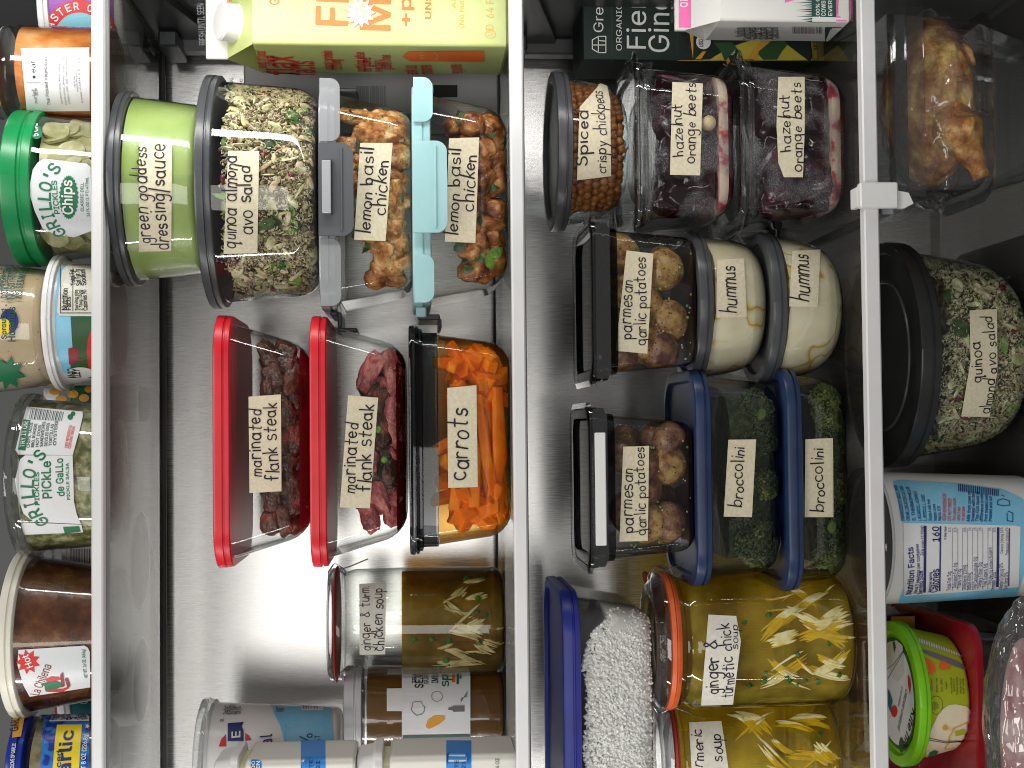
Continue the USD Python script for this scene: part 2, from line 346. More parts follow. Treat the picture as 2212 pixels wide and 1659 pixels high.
def glass(name, tint=(.96, .97, .96), edge=(.25, .28, .27), refl=1.0, fog=None, rough=.015, f0=.045, milk=0.0, milkcol=(.8, .8, .8), wrinkle=None):
    """thin clear wall: what is behind shows through, darker towards the edges, with a Fresnel reflection; fog=(scale, lo, hi, amount): condensation"""
    n = {'lw': ('layer_weight', {'blend': .5}), 'pw': ('math', {'math_type': 'power', 'value2': 4.0}), 'ma': ('math', {'math_type': 'multiply_add', 'value2': .9 * refl, 'value3': f0 * refl}),
         'rp': ('rgb_ramp', {'ramp': [(0, tint), (.45, tuple(t * .95 for t in tint)), (.8, tuple((t * .55 + e * .45) for t, e in zip(tint, edge))), (1, edge)]}),
         't': ('transparent_bsdf', {}), 'g': ('glossy_bsdf', {'roughness': rough, 'color': (1, 1, 1)}), 'm': ('mix_closure', {}),
         'ge': ('geometry', {})}
    L = [('lw.facing', 'pw.value1'), ('pw.value', 'ma.value1'), ('ma.value', 'm.fac'), ('lw.facing', 'rp.fac'), ('rp.color', 't.color'), ('g.BSDF', 'm.closure2')]
    base = 't.BSDF'
    if milk:
        n['mk'] = ('mix_closure', {'fac': float(milk)}); n['df'] = ('diffuse_bsdf', {'color': milkcol}); L += [(base, 'mk.closure1'), ('df.BSDF', 'mk.closure2')]; base = 'mk.closure'
    if fog:
        sc, lo, hi, amt = fog
        n['fn'] = ('noise_texture', {'scale': float(sc), 'detail': 3.0}); n['fr'] = ('map_range', {'from_min': lo, 'from_max': hi, 'clamp': True})
        n['fd'] = ('voronoi_texture', {'scale': 800.0}); n['fv'] = ('map_range', {'from_min': .15, 'from_max': .5, 'to_min': 1.0, 'to_max': .25, 'clamp': True})
        n['fm'] = ('math', {'math_type': 'multiply'}); n['fa'] = ('math', {'math_type': 'multiply', 'value2': float(amt)})
        n['fp'] = ('principled_bsdf', {'base_color': (.32, .32, .34), 'roughness': .3}); n['fx'] = ('mix_closure', {})
        n['fb'] = ('bump', {'strength': .8, 'distance': .0006})
        L += [('ge.position', 'fn.vector'), ('ge.position', 'fd.vector'), ('fn.fac', 'fr.value'), ('fd.distance', 'fv.value'), ('fr.result', 'fm.value1'), ('fv.result', 'fm.value2'), ('fm.value', 'fa.value1'),
              ('fa.value', 'fx.fac'), (base, 'fx.closure1'), ('fp.BSDF', 'fx.closure2'), ('fv.result', 'fb.height'), ('fb.normal', 'fp.normal')]
        base = 'fx.closure'
    if wrinkle:
        n['wn'] = ('noise_texture', {'scale': float(wrinkle[0]), 'detail': 2.0, 'distortion': 1.5}); n['wb'] = ('bump', {'strength': float(wrinkle[1]), 'distance': .012})
        L += [('ge.position', 'wn.vector'), ('wn.fac', 'wb.height'), ('wb.normal', 'g.normal'), ('wb.normal', 'lw.normal')] if False else [('ge.position', 'wn.vector'), ('wn.fac', 'wb.height'), ('wb.normal', 'g.normal')]
    L.append((base, 'm.closure1'))
    mat(name, n, L, 'm.closure')
def liquid(name, tint, diff, fac, sc=35, diff2=None):
    n = {'t': ('transparent_bsdf', {'color': tint}), 'd': ('diffuse_bsdf', {'color': diff}), 'm': ('mix_closure', {'fac': fac}), 'ge': ('geometry', {}), 'n': ('noise_texture', {'scale': float(sc), 'detail': 3.0}),
         'r': ('rgb_ramp', {'ramp': [(.3, diff), (.7, diff2 or diff)]}), 'f': ('map_range', {'from_min': .3, 'from_max': .7, 'to_min': max(0, fac - .18), 'to_max': min(1, fac + .14), 'clamp': True})}
    mat(name, n, [('ge.position', 'n.vector'), ('n.fac', 'r.fac'), ('n.fac', 'f.value'), ('r.color', 'd.color'), ('f.result', 'm.fac'), ('t.BSDF', 'm.closure1'), ('d.BSDF', 'm.closure2')], 'm.closure')

# brushed steel: the grain runs up and down, so reflections smear sideways
mat('brushed_steel', {'ge': ('geometry', {}), 'mp': ('mapping', {'scale': (1400, 1400, 60)}), 'n': ('noise_texture', {'scale': 1.0, 'detail': 3.0}), 'b': ('bump', {'strength': .03, 'distance': .0002}),
    'rr': ('map_range', {'from_min': .3, 'from_max': .7, 'to_min': .225, 'to_max': .265}), 'r': ('rgb_ramp', {'ramp': [(.3, (.60, .60, .59)), (.7, (.67, .665, .655))]}),
    'p': ('principled_bsdf', {'metallic': 1.0, 'roughness': .25, 'anisotropic': .75, 'tangent': (1, 0, 0)})},
    [('ge.position', 'mp.vector'), ('mp.vector', 'n.vector'), ('n.fac', 'b.height'), ('n.fac', 'rr.value'), ('n.fac', 'r.fac'), ('r.color', 'p.base_color'), ('rr.result', 'p.roughness'), ('b.normal', 'p.normal')], 'p.BSDF')
pbr('dark_liner', (.075, .08, .082), rough=.35)
pbr('mid_liner', (.2, .21, .21), rough=.4)
pbr('seam', (.012, .012, .013), rough=.6)
pbr('white_trim', [(.3, (.72, .725, .73)), (.7, (.76, .76, .765))], sc=20, rough=.32)
pbr('white_plastic', (.80, .80, .79), rough=.3)
pbr('cream_plastic', (.74, .72, .62), rough=.35)
pbr('cool_white_plastic', (.70, .71, .73), rough=.3)
pbr('frosted', (.36, .38, .40), rough=.18, spec=.6, coat=.4)
glass('frosted_clear', tint=(.78, .79, .80), edge=(.45, .46, .48), milk=.42, milkcol=(.52, .54, .56), rough=.10, f0=.07)
pbr('grey_lid', [(.35, (.060, .064, .070)), (.65, (.072, .076, .082))], sc=40, rough=.3)
pbr('black_lid', [(.35, (.018, .019, .020)), (.65, (.024, .025, .026))], sc=40, rough=.33)
pbr('clip_grey', (.088, .096, .104), rough=.38)
pbr('dark_clip', (.035, .038, .042), rough=.3)
pbr('aqua', [(.35, (.33, .58, .59)), (.65, (.36, .61, .62))], sc=30, rough=.38, sss=.15)
pbr('red_lid', [(.3, (.60, .012, .025)), (.7, (.68, .018, .032))], sc=30, rough=.36)
pbr('navy_lid', [(.3, (.012, .028, .085)), (.7, (.017, .037, .105))], sc=30, rough=.34)
pbr('blue_lid', [(.3, (.012, .022, .22)), (.7, (.018, .032, .28))], sc=30, rough=.4)
pbr('green_lid', [(.3, (.004, .20, .055)), (.7, (.006, .24, .07))], sc=25, rough=.3)
pbr('lime_lid', [(.3, (.20, .55, .012)), (.7, (.24, .62, .02))], sc=25, rough=.3)
pbr('lime_inner', (.02, .13, .02), rough=.35)
pbr('royal_lid', (.012, .03, .30), rough=.25)
pbr('tape', [(.25, (.67, .60, .42)), (.5, (.73, .66, .48)), (.75, (.78, .71, .53))], sc=350, detail=5, rough=.75, bump=.25, bsc=900, dist=.0003)
pbr('tape_white', [(.3, (.70, .68, .60)), (.7, (.78, .76, .68))], sc=250, rough=.7)
pbr('ink', (.018, .012, .022), rough=.5)
pbr('black_print', (.015, .015, .018), rough=.5)
pbr('grey_print', (.16, .17, .18), rough=.5)
pbr('white_print', (.82, .82, .80), rough=.45)
pbr('paper', [(.3, (.76, .77, .78)), (.7, (.80, .80, .81))], sc=60, rough=.5)
pbr('paper_cool', (.70, .73, .75), rough=.35)
pbr('green_print', (.01, .17, .07), rough=.45)
pbr('dark_green_print', (.012, .075, .06), rough=.45)
pbr('red_print', (.66, .03, .03), rough=.45)
pbr('maroon_print', (.28, .02, .03), rough=.45)
pbr('orange_print', (.86, .16, .02), rough=.5)
pbr('navy_print', (.012, .025, .16), rough=.45)
pbr('sky_print', [(.35, (.20, .55, .80)), (.65, (.27, .62, .84))], sc=30, rough=.4)
pbr('blue_print', (.02, .22, .62), rough=.4)
pbr('teal_print', (.01, .16, .20), rough=.4)
pbr('purple_print', (.30, .05, .42), rough=.35)
pbr('cyan_print', (.25, .60, .72), rough=.4)
pbr('yellow_print', (.85, .66, .02), rough=.4)
pbr('pink_print', (.90, .18, .48), rough=.4)
pbr('olive_print', (.42, .50, .02), rough=.4)
pbr('amber_print', (.72, .36, .05), rough=.4)
pbr('mustard_print', (.62, .52, .06), rough=.4)
pbr('garlic_blue', [(.38, (.010, .035, .28)), (.5, (.03, .16, .50)), (.62, (.03, .20, .55))], sc=110, detail=1, rough=.3)
pbr('leaf_print', (.03, .10, .03), rough=.45)
pbr('carton_green', [(.3, (.46, .525, .18)), (.7, (.50, .565, .22))], sc=25, rough=.38)
pbr('carton_white', (.76, .76, .72), rough=.35)
pbr('carton_cream', (.68, .67, .61), rough=.4)
pbr('carton_grey', (.42, .42, .43), rough=.45)
pbr('box_green', [(.3, (.014, .028, .023)), (.7, (.020, .034, .029))], sc=40, rough=.5, spec=.25)
glass('clear_glass')
glass('fogged_glass', fog=(34, .46, .58, .60))
glass('fogged_light', fog=(22, .52, .68, .35))
glass('teal_glass', tint=(.91, .955, .95), edge=(.12, .22, .24))
glass('smoky_glass', tint=(.82, .84, .86), edge=(.06, .07, .08), fog=(30, .60, .72, .22))
glass('clear_plastic', tint=(.93, .94, .94), edge=(.35, .37, .38), f0=.05, rough=.03)
glass('tray_plastic', tint=(.86, .88, .89), edge=(.35, .38, .40), f0=.06, rough=.04)
glass('red_plastic', tint=(.40, .02, .03), edge=(.25, .01, .012), f0=.05, rough=.06, milk=.22, milkcol=(.40, .010, .025))
glass('film', tint=(.95, .95, .95), edge=(.66, .67, .68), f0=.09, rough=.03, wrinkle=(19, .75), milk=.04)
glass('smoke_plastic', tint=(.36, .37, .39), edge=(.03, .032, .036), f0=.05, rough=.02, refl=.5)
glass('shelf_glass', tint=(.74, .735, .715), edge=(.42, .44, .42), f0=.04, milk=.03, milkcol=(.30, .26, .25), rough=.04, refl=.5)
pbr('ruby_plastic', (.26, .006, .016), rough=.25)
glass('crystal', tint=(.90, .91, .92), edge=(.03, .035, .04), f0=.09, rough=.02)
glass('crystal_dark', tint=(.16, .165, .175), edge=(.012, .013, .015), f0=.04, rough=.02, refl=.28)
pbr('chrome_wire', (.72, .72, .72), metallic=1, rough=.18)
pbr('rubber_orange', [(.3, (.62, .10, .025)), (.7, (.72, .14, .035))], sc=60, rough=.45)
pbr('rubber_red', (.42, .045, .025), rough=.45)
# food
pbr('green_sauce', [(.3, (.33, .46, .12)), (.5, (.37, .50, .15)), (.72, (.42, .54, .19))], sc=18, rough=.35, vor=(260, .05, (.12, .22, .03)))
pbr('quinoa', [(.25, (.30, .23, .11)), (.5, (.54, .46, .27)), (.75, (.72, .65, .45))], sc=220, rough=.5)
pbr('quinoa_pale', [(.3, (.56, .50, .31)), (.7, (.74, .69, .50))], sc=120, rough=.45)
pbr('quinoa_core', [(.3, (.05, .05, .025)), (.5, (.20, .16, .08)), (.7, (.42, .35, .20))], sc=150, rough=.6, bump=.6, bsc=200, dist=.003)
pbr('dark_seed', [(.3, (.05, .012, .015)), (.7, (.16, .03, .03))], sc=100, rough=.35)
pbr('red_bean', [(.3, (.10, .010, .018)), (.7, (.24, .02, .035))], sc=90, rough=.3)
pbr('leafy', [(.3, (.018, .04, .010)), (.6, (.05, .10, .025)), (.8, (.12, .2, .05))], sc=120, rough=.4)
pbr('bright_leaf', [(.3, (.10, .24, .02)), (.7, (.24, .42, .05))], sc=90, rough=.4)
pbr('almond', [(.3, (.50, .36, .18)), (.7, (.78, .70, .52))], sc=120, rough=.5)
pbr('chicken', [(.10, (.035, .008, .003)), (.36, (.22, .062, .013)), (.52, (.52, .22, .052)), (.64, (.76, .50, .23)), (.85, (.88, .74, .52))], sc=85, detail=6, rough=.33, bump=.7, bsc=200, dist=.002, vor=(230, .11, (.03, .010, .004)), tight=.85)
pbr('chicken_dark', [(.15, (.03, .007, .003)), (.40, (.18, .048, .011)), (.57, (.42, .15, .038)), (.74, (.64, .36, .15)), (.87, (.78, .58, .36))], sc=75, detail=6, rough=.30, bump=.7, bsc=200, dist=.002, vor=(230, .10, (.03, .010, .004)), tight=.8)
pbr('steak_dark', [(.15, (.010, .004, .003)), (.42, (.045, .016, .010)), (.58, (.12, .045, .026)), (.74, (.30, .06, .055)), (.9, (.42, .22, .14))], sc=62, detail=6, rough=.28, bump=.9, bsc=190, dist=.003, tight=.8)
pbr('steak_pink', [(.12, (.035, .012, .008)), (.33, (.17, .035, .028)), (.5, (.40, .085, .085)), (.66, (.54, .19, .165)), (.82, (.36, .21, .14))], sc=70, detail=6, rough=.32, bump=.9, bsc=190, dist=.003, tight=.85)
pbr('meat_juice', (.10, .006, .010), rough=.15)
pbr('pan_oil', (.045, .018, .008), rough=.2)
pbr('carrot', [(.3, (.86, .25, .012)), (.55, (.95, .34, .025)), (.75, (.98, .48, .07))], sc=50, rough=.3, bump=.2, bsc=150)
liquid('carrot_water', (.97, .74, .40), (.70, .20, .014), .05)
pbr('chickpea', [(.2, (.09, .022, .005)), (.5, (.28, .09, .018)), (.8, (.50, .23, .06))], sc=130, detail=5, rough=.42, bump=.3, bsc=250, tight=.9)
pbr('beet', [(.2, (.006, .001, .003)), (.55, (.018, .002, .007)), (.85, (.07, .005, .02))], sc=45, rough=.12, bump=.3, bsc=70)
pbr('beet_band', [(.38, (.78, .64, .50)), (.50, (.74, .52, .44)), (.60, (.56, .10, .12)), (.74, (.30, .01, .04))], sc=48, detail=4, rough=.3)
pbr('beet_juice', (.10, .003, .018), rough=.12)
pbr('hazelnut', [(.3, (.62, .42, .20)), (.7, (.82, .68, .42))], sc=90, rough=.4)
pbr('potato_gold', [(.1, (.05, .016, .005)), (.36, (.24, .095, .022)), (.54, (.52, .29, .085)), (.78, (.74, .52, .22))], sc=95, detail=7, rough=.3, bump=.6, bsc=160, dist=.002, vor=(260, .16, (.045, .016, .007)), tight=.8)
pbr('potato_purple', [(.12, (.035, .010, .007)), (.40, (.14, .050, .028)), (.58, (.32, .15, .07)), (.8, (.52, .32, .14))], sc=90, detail=7, rough=.3, bump=.6, bsc=160, dist=.002, vor=(260, .15, (.03, .011, .007)), tight=.8)
pbr('hummus_cream', [(.20, (.66, .54, .34)), (.40, (.80, .72, .50)), (.53, (.84, .78, .58)), (.555, (.80, .64, .28)), (.57, (.50, .30, .05)), (.585, (.80, .64, .28)), (.61, (.82, .76, .55)), (.9, (.84, .78, .58))], sc=23, detail=2, rough=.32, vor=(280, .055, (.06, .045, .03)), tight=1.0)
pbr('rice', [(.3, (.90, .89, .86)), (.7, (.95, .945, .93))], sc=60, rough=.45)
liquid('broth_yellow', (.95, .80, .22), (.56, .40, .016), .20, sc=24, diff2=(.90, .70, .09))
liquid('broth_amber', (.60, .40, .08), (.18, .11, .010), .46, sc=26, diff2=(.40, .29, .05))
pbr('broth_brown', [(.3, (.13, .055, .010)), (.7, (.18, .08, .015))], sc=20, rough=.2)
pbr('shred', [(.3, (.80, .67, .26)), (.7, (.93, .85, .50))], sc=120, rough=.35)
pbr('shred_dim', [(.3, (.40, .31, .08)), (.7, (.60, .52, .24))], sc=100, rough=.4)
pbr('scallion', [(.3, (.02, .09, .01)), (.7, (.06, .20, .02))], sc=100, rough=.3)
pbr('broccoli', [(.15, (.006, .012, .003)), (.45, (.024, .044, .009)), (.7, (.085, .115, .022)), (.85, (.24, .25, .07))], sc=190, detail=5, rough=.45, tight=.8)
pbr('broccoli_pale', [(.3, (.05, .08, .016)), (.7, (.20, .23, .055))], sc=150, detail=5, rough=.45)
pbr('broccoli_stem', [(.3, (.07, .12, .025)), (.6, (.15, .22, .05)), (.8, (.24, .32, .09))], sc=120, rough=.4)
pbr('pickled_veg', [(.25, (.24, .05, .012)), (.45, (.50, .14, .03)), (.62, (.66, .26, .07)), (.8, (.74, .44, .20))], sc=28, detail=5, rough=.35, vec=(1, 1, .55), bump=.3, bsc=90)
pbr('pickle_brine', [(.3, (.30, .29, .12)), (.5, (.44, .42, .20)), (.7, (.58, .56, .34))], sc=34, detail=3, rough=.35)
pbr('pico', [(.3, (.10, .12, .03)), (.5, (.26, .27, .11)), (.66, (.46, .45, .26)), (.8, (.62, .60, .42))], sc=110, detail=3, rough=.35, bump=.4, bsc=150, vor=(150, .14, (.30, .12, .05)))
pbr('salsa', [(.3, (.075, .022, .006)), (.55, (.16, .050, .014)), (.72, (.24, .10, .025)), (.85, (.34, .20, .06))], sc=45, detail=5, rough=.25, bump=.3, bsc=120)
pbr('hummus_tan', [(.3, (.58, .45, .27)), (.6, (.66, .53, .34)), (.8, (.74, .62, .44))], sc=25, rough=.35, vor=(120, .09, (.34, .19, .09)))
pbr('garlic_mince', [(.3, (.16, .13, .06)), (.7, (.30, .25, .13))], sc=90, rough=.4)
pbr('roast_skin', [(.05, (.07, .018, .005)), (.3, (.27, .085, .02)), (.5, (.50, .22, .055)), (.68, (.74, .48, .15)), (.9, (.84, .66, .32))], sc=48, detail=8, rough=.26, bump=.8, bsc=110, dist=.004, tight=.6)
pbr('meat_red', [(.3, (.24, .07, .08)), (.55, (.40, .23, .23)), (.8, (.56, .46, .44))], sc=34, rough=.35)

# ------------------------------------------------------------------ the refrigerator: steel back, dark side liner, glass shelves with white front trims
BACK = 0.285
SH1, SH2, SH3, FLOOR = 0.2470, -0.0830, -0.3720, -0.537      # tops of the three glass panes and of the drawer cover below
fr = thing('refrigerator', 'stainless steel refrigerator interior with dark side liner and steel back panel', 'refrigerator', (0, BACK, FLOOR - .25), kind='structure')
def frl(mesh): v, f = mesh; return np.asarray(v) - fr.pos, f
part(fr, 'back_panel', frl(bx(-.55, .3812, BACK, BACK + .02, -.80, SH1 + .004)), 'brushed_steel', smooth=False)
part(fr, 'side_wall', frl(bx(.3832, .41, -.16, BACK + .02, -.80, .62)), 'dark_liner', smooth=False)
part(fr, 'side_wall', frl(bx(-.57, -.552, -.16, BACK + .02, -.80, .62)), 'brushed_steel', smooth=False)
part(fr, 'upper_panel', frl(bx(-.55, .3812, BACK, BACK + .02, SH1 + .0045, .62)), 'dark_liner', smooth=False)
part(fr, 'ceiling', frl(bx(-.552, .3832, -.04, BACK - .002, .60, .62)), 'mid_liner', smooth=False)
part(fr, 'drawer_cover', frl(bx(-.55, .381, .0, BACK - .002, FLOOR - .012, FLOOR)), 'shelf_glass', smooth=False)
for k, x in enumerate((-.30, .02)):
    part(fr, 'drawer', frl(bx(x - .15, x + .15, .02, .26, FLOOR - .19, FLOOR - .016, .004)), 'mid_liner', smooth=False)
# panel seams (recessed dark joints) and the shelf track in the right rear corner
part(fr, 'corner_trim', frl(bx(.3775, .3810, BACK - .004, BACK - .0005, -.80, .60)), 'mid_liner', smooth=False)
part(fr, 'shelf_track', frl(bx(.366, .3825, BACK - .05, BACK - .03, -.52, .24, .002)), 'dark_liner', smooth=False)
part(fr, 'led_channel', frl(bx(.3795, .3831, -.108, -.072, -.64, .48)), 'white_plastic', smooth=False)
part(fr, 'led_channel', frl(bx(-.5519, -.5430, -.138, -.102, -.64, .48)), 'white_plastic', smooth=False)
def shelf(z, label, y1=.262, thick=.0045, trim=(.0135, .0095)):
    t = thing('glass_shelf', label, 'shelf', (-.088, .13, z))
    def l(me): v, f = me; return np.asarray(v) - t.pos, f
    part(t, 'glass_pane', l(bx(-.545, .376, .0075, y1, z - thick, z)), 'shelf_glass', smooth=False)
    part(t, 'front_trim', l(bx(-.545, .3755, -.0045, .007, z - trim[1] + .003, z + .0025, .0012)), 'white_trim', smooth=False)
    part(t, 'trim_lip', l(bx(-.545, .3755, .0072, .0135, z - trim[1] + .001, z - thick - .0005, .0008)), 'mid_liner', smooth=False)
    part(t, 'rear_trim', l(bx(-.545, .376, y1 + .0005, y1 + .006, z - thick - .003, z + .001)), 'seam', smooth=False)
    # cantilever arm on the right side wall under the pane
    arm = Polygon([(.01, z - .006), (.24, z - .006), (.245, z - .06), (.225, z - .06), (.03, z - .016)])
    v, f = prism(arm, 0, .006); v = np.stack([.3762 + v[:, 1], v[:, 0], v[:, 2]], 1)
    part(t, 'bracket', (v - t.pos, f[:, ::-1]), 'dark_clip', smooth=False)
    part(t, 'bracket_hook', l(bx(.360, .3755, .20, .26, z - .030, z - .012, .002)), 'dark_clip', smooth=False)
    return t
shelf(SH1, 'top glass shelf with white front edge, holding jars and tubs of pickles and salsa')
shelf(SH2, 'middle glass shelf with white front edge, holding chicken, carrots and soup', trim=(.0135, .011))
shelf(SH3, 'lower glass shelf with white front edge, holding beets, hummus, broccolini and soup jars', trim=(.016, .013))

# ------------------------------------------------------------------ meal-prep containers
def lid_secs(hw, hd, r, h, lip=.009, drop=.003, groove=True, ch=.0016):
    S = [(0, hw - .002, hd - .002, r), (.0008, hw - .0008, hd - .0008, r)]
    if groove: S += [(h * .30, hw - .0004, hd - .0004, r), (h * .34, hw - .0016, hd - .0016, r), (h * .42, hw - .0016, hd - .0016, r), (h * .46, hw, hd, r)]
    S += [(h - ch * 1.4, hw, hd, r), (h - ch * .4, hw - ch * .4, hd - ch * .4, r), (h, hw - ch * 1.4, hd - ch * 1.4, r), (h, hw - lip, hd - lip, max(r - lip, .003)), (h - drop, hw - lip - .002, hd - lip - .002, max(r - lip, .003))]
    return S
def up(mesh, dz): v, f = mesh; return np.asarray(v) + np.array([0, 0, dz]), f
class Box_: pass
def container(name, label, cat, x, yf, z, h, base, top, fil, glassmat, lid=None, lidmat=None, rz=0, group=None, wall='glass_body', bulge=0, rim=None):
    """x centre, yf the front of its widest ring, z its base; lid = (height, overhang, overlap)"""
    hd = max(base[1], top[1]) + (lid[1] if lid else 0)
    pos = (x, yf + hd, z); t = thing(name, label, cat, pos, rz, group)
    S = profile(h, base, top, fil, bulge=bulge)
    part(t, wall, loft(S, capt=False), glassmat, smooth=50)
    c = Box_(); c.t = t; c.body = Body(S, pos, rz); c.h = h; c.pos = np.array(pos); c.base = base; c.top = top; c.rz = rz; c.S = S
    if rim:
        part(t, 'rim', loft([(h - .006, top[0] + .0004, top[1] + .0004, top[2]), (h - .005, top[0] + .0022, top[1] + .0022, top[2]), (h - .001, top[0] + .0022, top[1] + .0022, top[2]), (h, top[0], top[1], top[2])], capb=False, capt=False), rim, smooth=40)
    if lid:
        lh, ov, ol = lid; c.lidbody = Body([(z0 + h - ol, a, b, r) for z0, a, b, r in lid_secs(top[0] + ov, top[1] + ov, top[2] + ov, lh)[:8]], pos, rz)
        part(t, 'lid', up(loft(lid_secs(top[0] + ov, top[1] + ov, top[2] + ov, lh)), h - ol), lidmat, smooth=40)
        c.toplid = h - ol + lh
    return c
def fill(c, z0, z1, gap=.0012, noise=0.0, rng=None, seed=0, cap=True):
    """the mass inside a body between two heights, following its wall; world coordinates"""
    zz = np.unique(np.concatenate([np.linspace(max(z0, .0012), z1, 12), [q[0] for q in c.S if z0 < q[0] < z1]]))
    S = []
    for z in zz:
        hw, hd, r = c.body.dims(z); S.append((z, hw - gap, hd - gap, max(r - gap, .002)))
    v, f = loft(S, capt=False)
    n = len(v); rn = ring(1, 1, .5).shape[0]
    # top surface as rings to the centre so that it can be uneven
    z, hw, hd, r = S[-1]; extra = [np.column_stack([ring(hw * k, hd * k, max(r * k, .001)), np.full(rn, z)]) for k in (.85, .65, .4, .15)]
    last = np.arange((len(S) - 1) * rn, len(S) * rn); V = [v]; F = [f]; off = n
    for e in extra:
        cur = np.arange(off, off + rn); a = np.arange(rn); b = (a + 1) % rn
        F += [np.stack([last[a], last[b], cur[b]], 1), np.stack([last[a], cur[b], cur[a]], 1)]; V.append(e); last = cur; off += rn
    V.append([[0, 0, z]]); a = np.arange(rn); b = (a + 1) % rn; F.append(np.stack([last[a], last[b], np.full(rn, off)], 1))
    v = np.vstack(V); f = np.vstack(F)
    if noise:
        w = np.clip((v[:, 2] - z0) / (z1 - z0), 0, 1) ** 2
        v[:, 2] += w * noise * (meshkit.fbm(v * np.array([38, 38, 20]) + seed, 3, seed) - .5) * 2
    return c.body.world(v), f

# --- the right-hand stack on the middle shelf
goddess = container('deli_tub', 'round tub of bright green sauce under a grey lid, topmost of its stack', 'tub', .2035, -.004, .1715, .0645, (.0700, .0700, .0700), (.0780, .0780, .0780), .006, 'clear_plastic', (.0105, .004, .0075), 'grey_lid', wall='tub_wall')
tape(goddess.t, goddess.body, [(301, 309), (372, 306), (370, 541), (300, 543)], [('green goddess', (328, 524), (318, 318), 16), ('dressing/sauce', (366, 538), (358, 312), 17)])
solo('green_sauce', 'green goddess dressing filling the round grey-lidded tub', 'sauce', fill(goddess, .0015, .0560, gap=.0011), 'green_sauce', kind='stuff')
quinoa = container('glass_bowl', 'round glass bowl of quinoa salad with grey lid, under the green sauce tub', 'bowl', .2045, .000, .0765, .0905, (.088, .088, .088), (.0955, .0955, .0955), .02, 'clear_glass', (.0130, .0045, .0085), 'grey_lid')
tape(quinoa.t, quinoa.body, [(493, 326), (560, 327), (556, 546), (483, 548)], [('quinoa almond', (511, 536), (513, 338), 16), ('avo salad', (546, 506), (542, 356), 17)])

def clips(c, w, front, side, frame, lobes, px):
    """the snap lid: a frame, four hinged clips, lobed skirts; px = picture heights of lid top, clip bottom, lobe bottom"""
    h = c.h; hw, hd = c.top[0] + .004, c.top[1] + .004; yf = -hd
    lid_top = c.toplid
    def plate(x0, x1, z0, z1, r, y0, th, corners='b'):
        q = sbox(x0 + r, z0 + r, x1 - r, z1 - r).buffer(r, 6)
        if corners == 'b': q = unary_union([q, sbox(x0, (z0 + z1) / 2, x1, z1)])
        return prism(q, y0 - th, y0)
    for a, b in lobes:
        q = sbox(a + .008, px[2] + .008, b - .008, lid_top - .002).buffer(.008, 5).intersection(sbox(a, px[2], b, lid_top - .0015))
        part(c.t, 'lid_skirt', prism(q, yf - .0042, yf + .001), frame, smooth=30)
    cl = plate(-w[0], w[1], px[1], lid_top - .0005, .009, yf - .0045, .0036)
    p = part(c.t, 'front_clip', cl, front, smooth=30)
    part(p, 'thumb_ridge', bx(-w[0] + .004, w[1] - .004, yf - .0095, yf - .0081, px[1] + .0085, px[1] + .0105, .0005), front, smooth=False)
    return p
gchick = container('clip_lid_container', 'glass container of lemon basil chicken with frosted lid and dark grey snap clips', 'food container', .1935, .030, -.0015, .066, (.0745, .060, .022), (.0885, .072, .026), .012, 'clear_glass', (.014, .0055, .0035), 'frosted', rim='clear_glass')
def lx(c, y, x=800): return c.body.locate([x], [y])[0, 0]
def lz(c, x, y=420): return c.body.locate([x], [y])[0, 1]
fc = clips(gchick, (.0365, .0395), 'clip_grey', 'dark_clip', 'frosted_clear', [(-.0935, -.0385), (.0415, .0935)], (0, .0478, .0585))
part(fc, 'hinge_tab', bx(-.019, .024, -.0905, -.0845, .0655, .0728, .0006), 'frosted', smooth=False)
part(fc, 'hinge_slot', bx(-.020, .025, -.0868, -.0848, .0645, .0656), 'seam', smooth=False)
part(gchick.t, 'side_clip', cat_mesh([bx(-.1085, -.0945, -.03, .03, .0605, .0640, .001), bx(-.1115, -.1078, -.03, .03, .0475, .0635, .001), bx(-.0975, -.0938, -.03, .03, .0640, .0705, .001)]), 'dark_clip', smooth=False)
part(gchick.t, 'side_clip', cat_mesh([bx(.0945, .098, -.03, .03, .046, .0735, .001)]), 'dark_clip', smooth=False)
tape(gchick.t, gchick.body, [(778, 309), (848, 309), (833, 521), (765, 518)], [('lemon basil', (801, 504), (806, 320), 15), ('chicken', (832, 466), (838, 348), 16)])
achick = container('clip_lid_container', 'glass container of lemon basil chicken with aqua snap-clip lid standing on the middle shelf', 'food container', .1955, .030, SH2, .0765, (.0745, .060, .024), (.0875, .072, .026), .02, 'clear_glass', (.0155, .0055, .0105), 'aqua', rim='clear_glass')
fc = clips(achick, (.0360, .0395), 'aqua', 'aqua', 'aqua', [(-.0930, -.0535), (.0560, .0930)], (0, .0528, .0640))
part(achick.t, 'side_clip', cat_mesh([bx(-.0990, -.0925, -.03, .03, .0735, .0775, .001), bx(-.1035, -.0985, -.03, .03, .0585, .0775, .001), bx(-.1110, -.1025, -.03, .03, .0570, .0600, .001)]), 'dark_clip', smooth=False)
part(achick.t, 'clip_edge', bx(-.1012, -.0925, -.034, -.030, .0700, .0790, .001), 'aqua', smooth=False)
part(achick.t, 'side_clip', bx(.0925, .1010, -.03, .03, .0625, .0790, .001), 'aqua', smooth=False)
tape(achick.t, achick.body, [(970, 299), (1035, 297), (1027, 525), (961, 522)], [('lemon basil', (990, 508), (994, 322), 15), ('chicken', (1022, 458), (1028, 336), 16)])

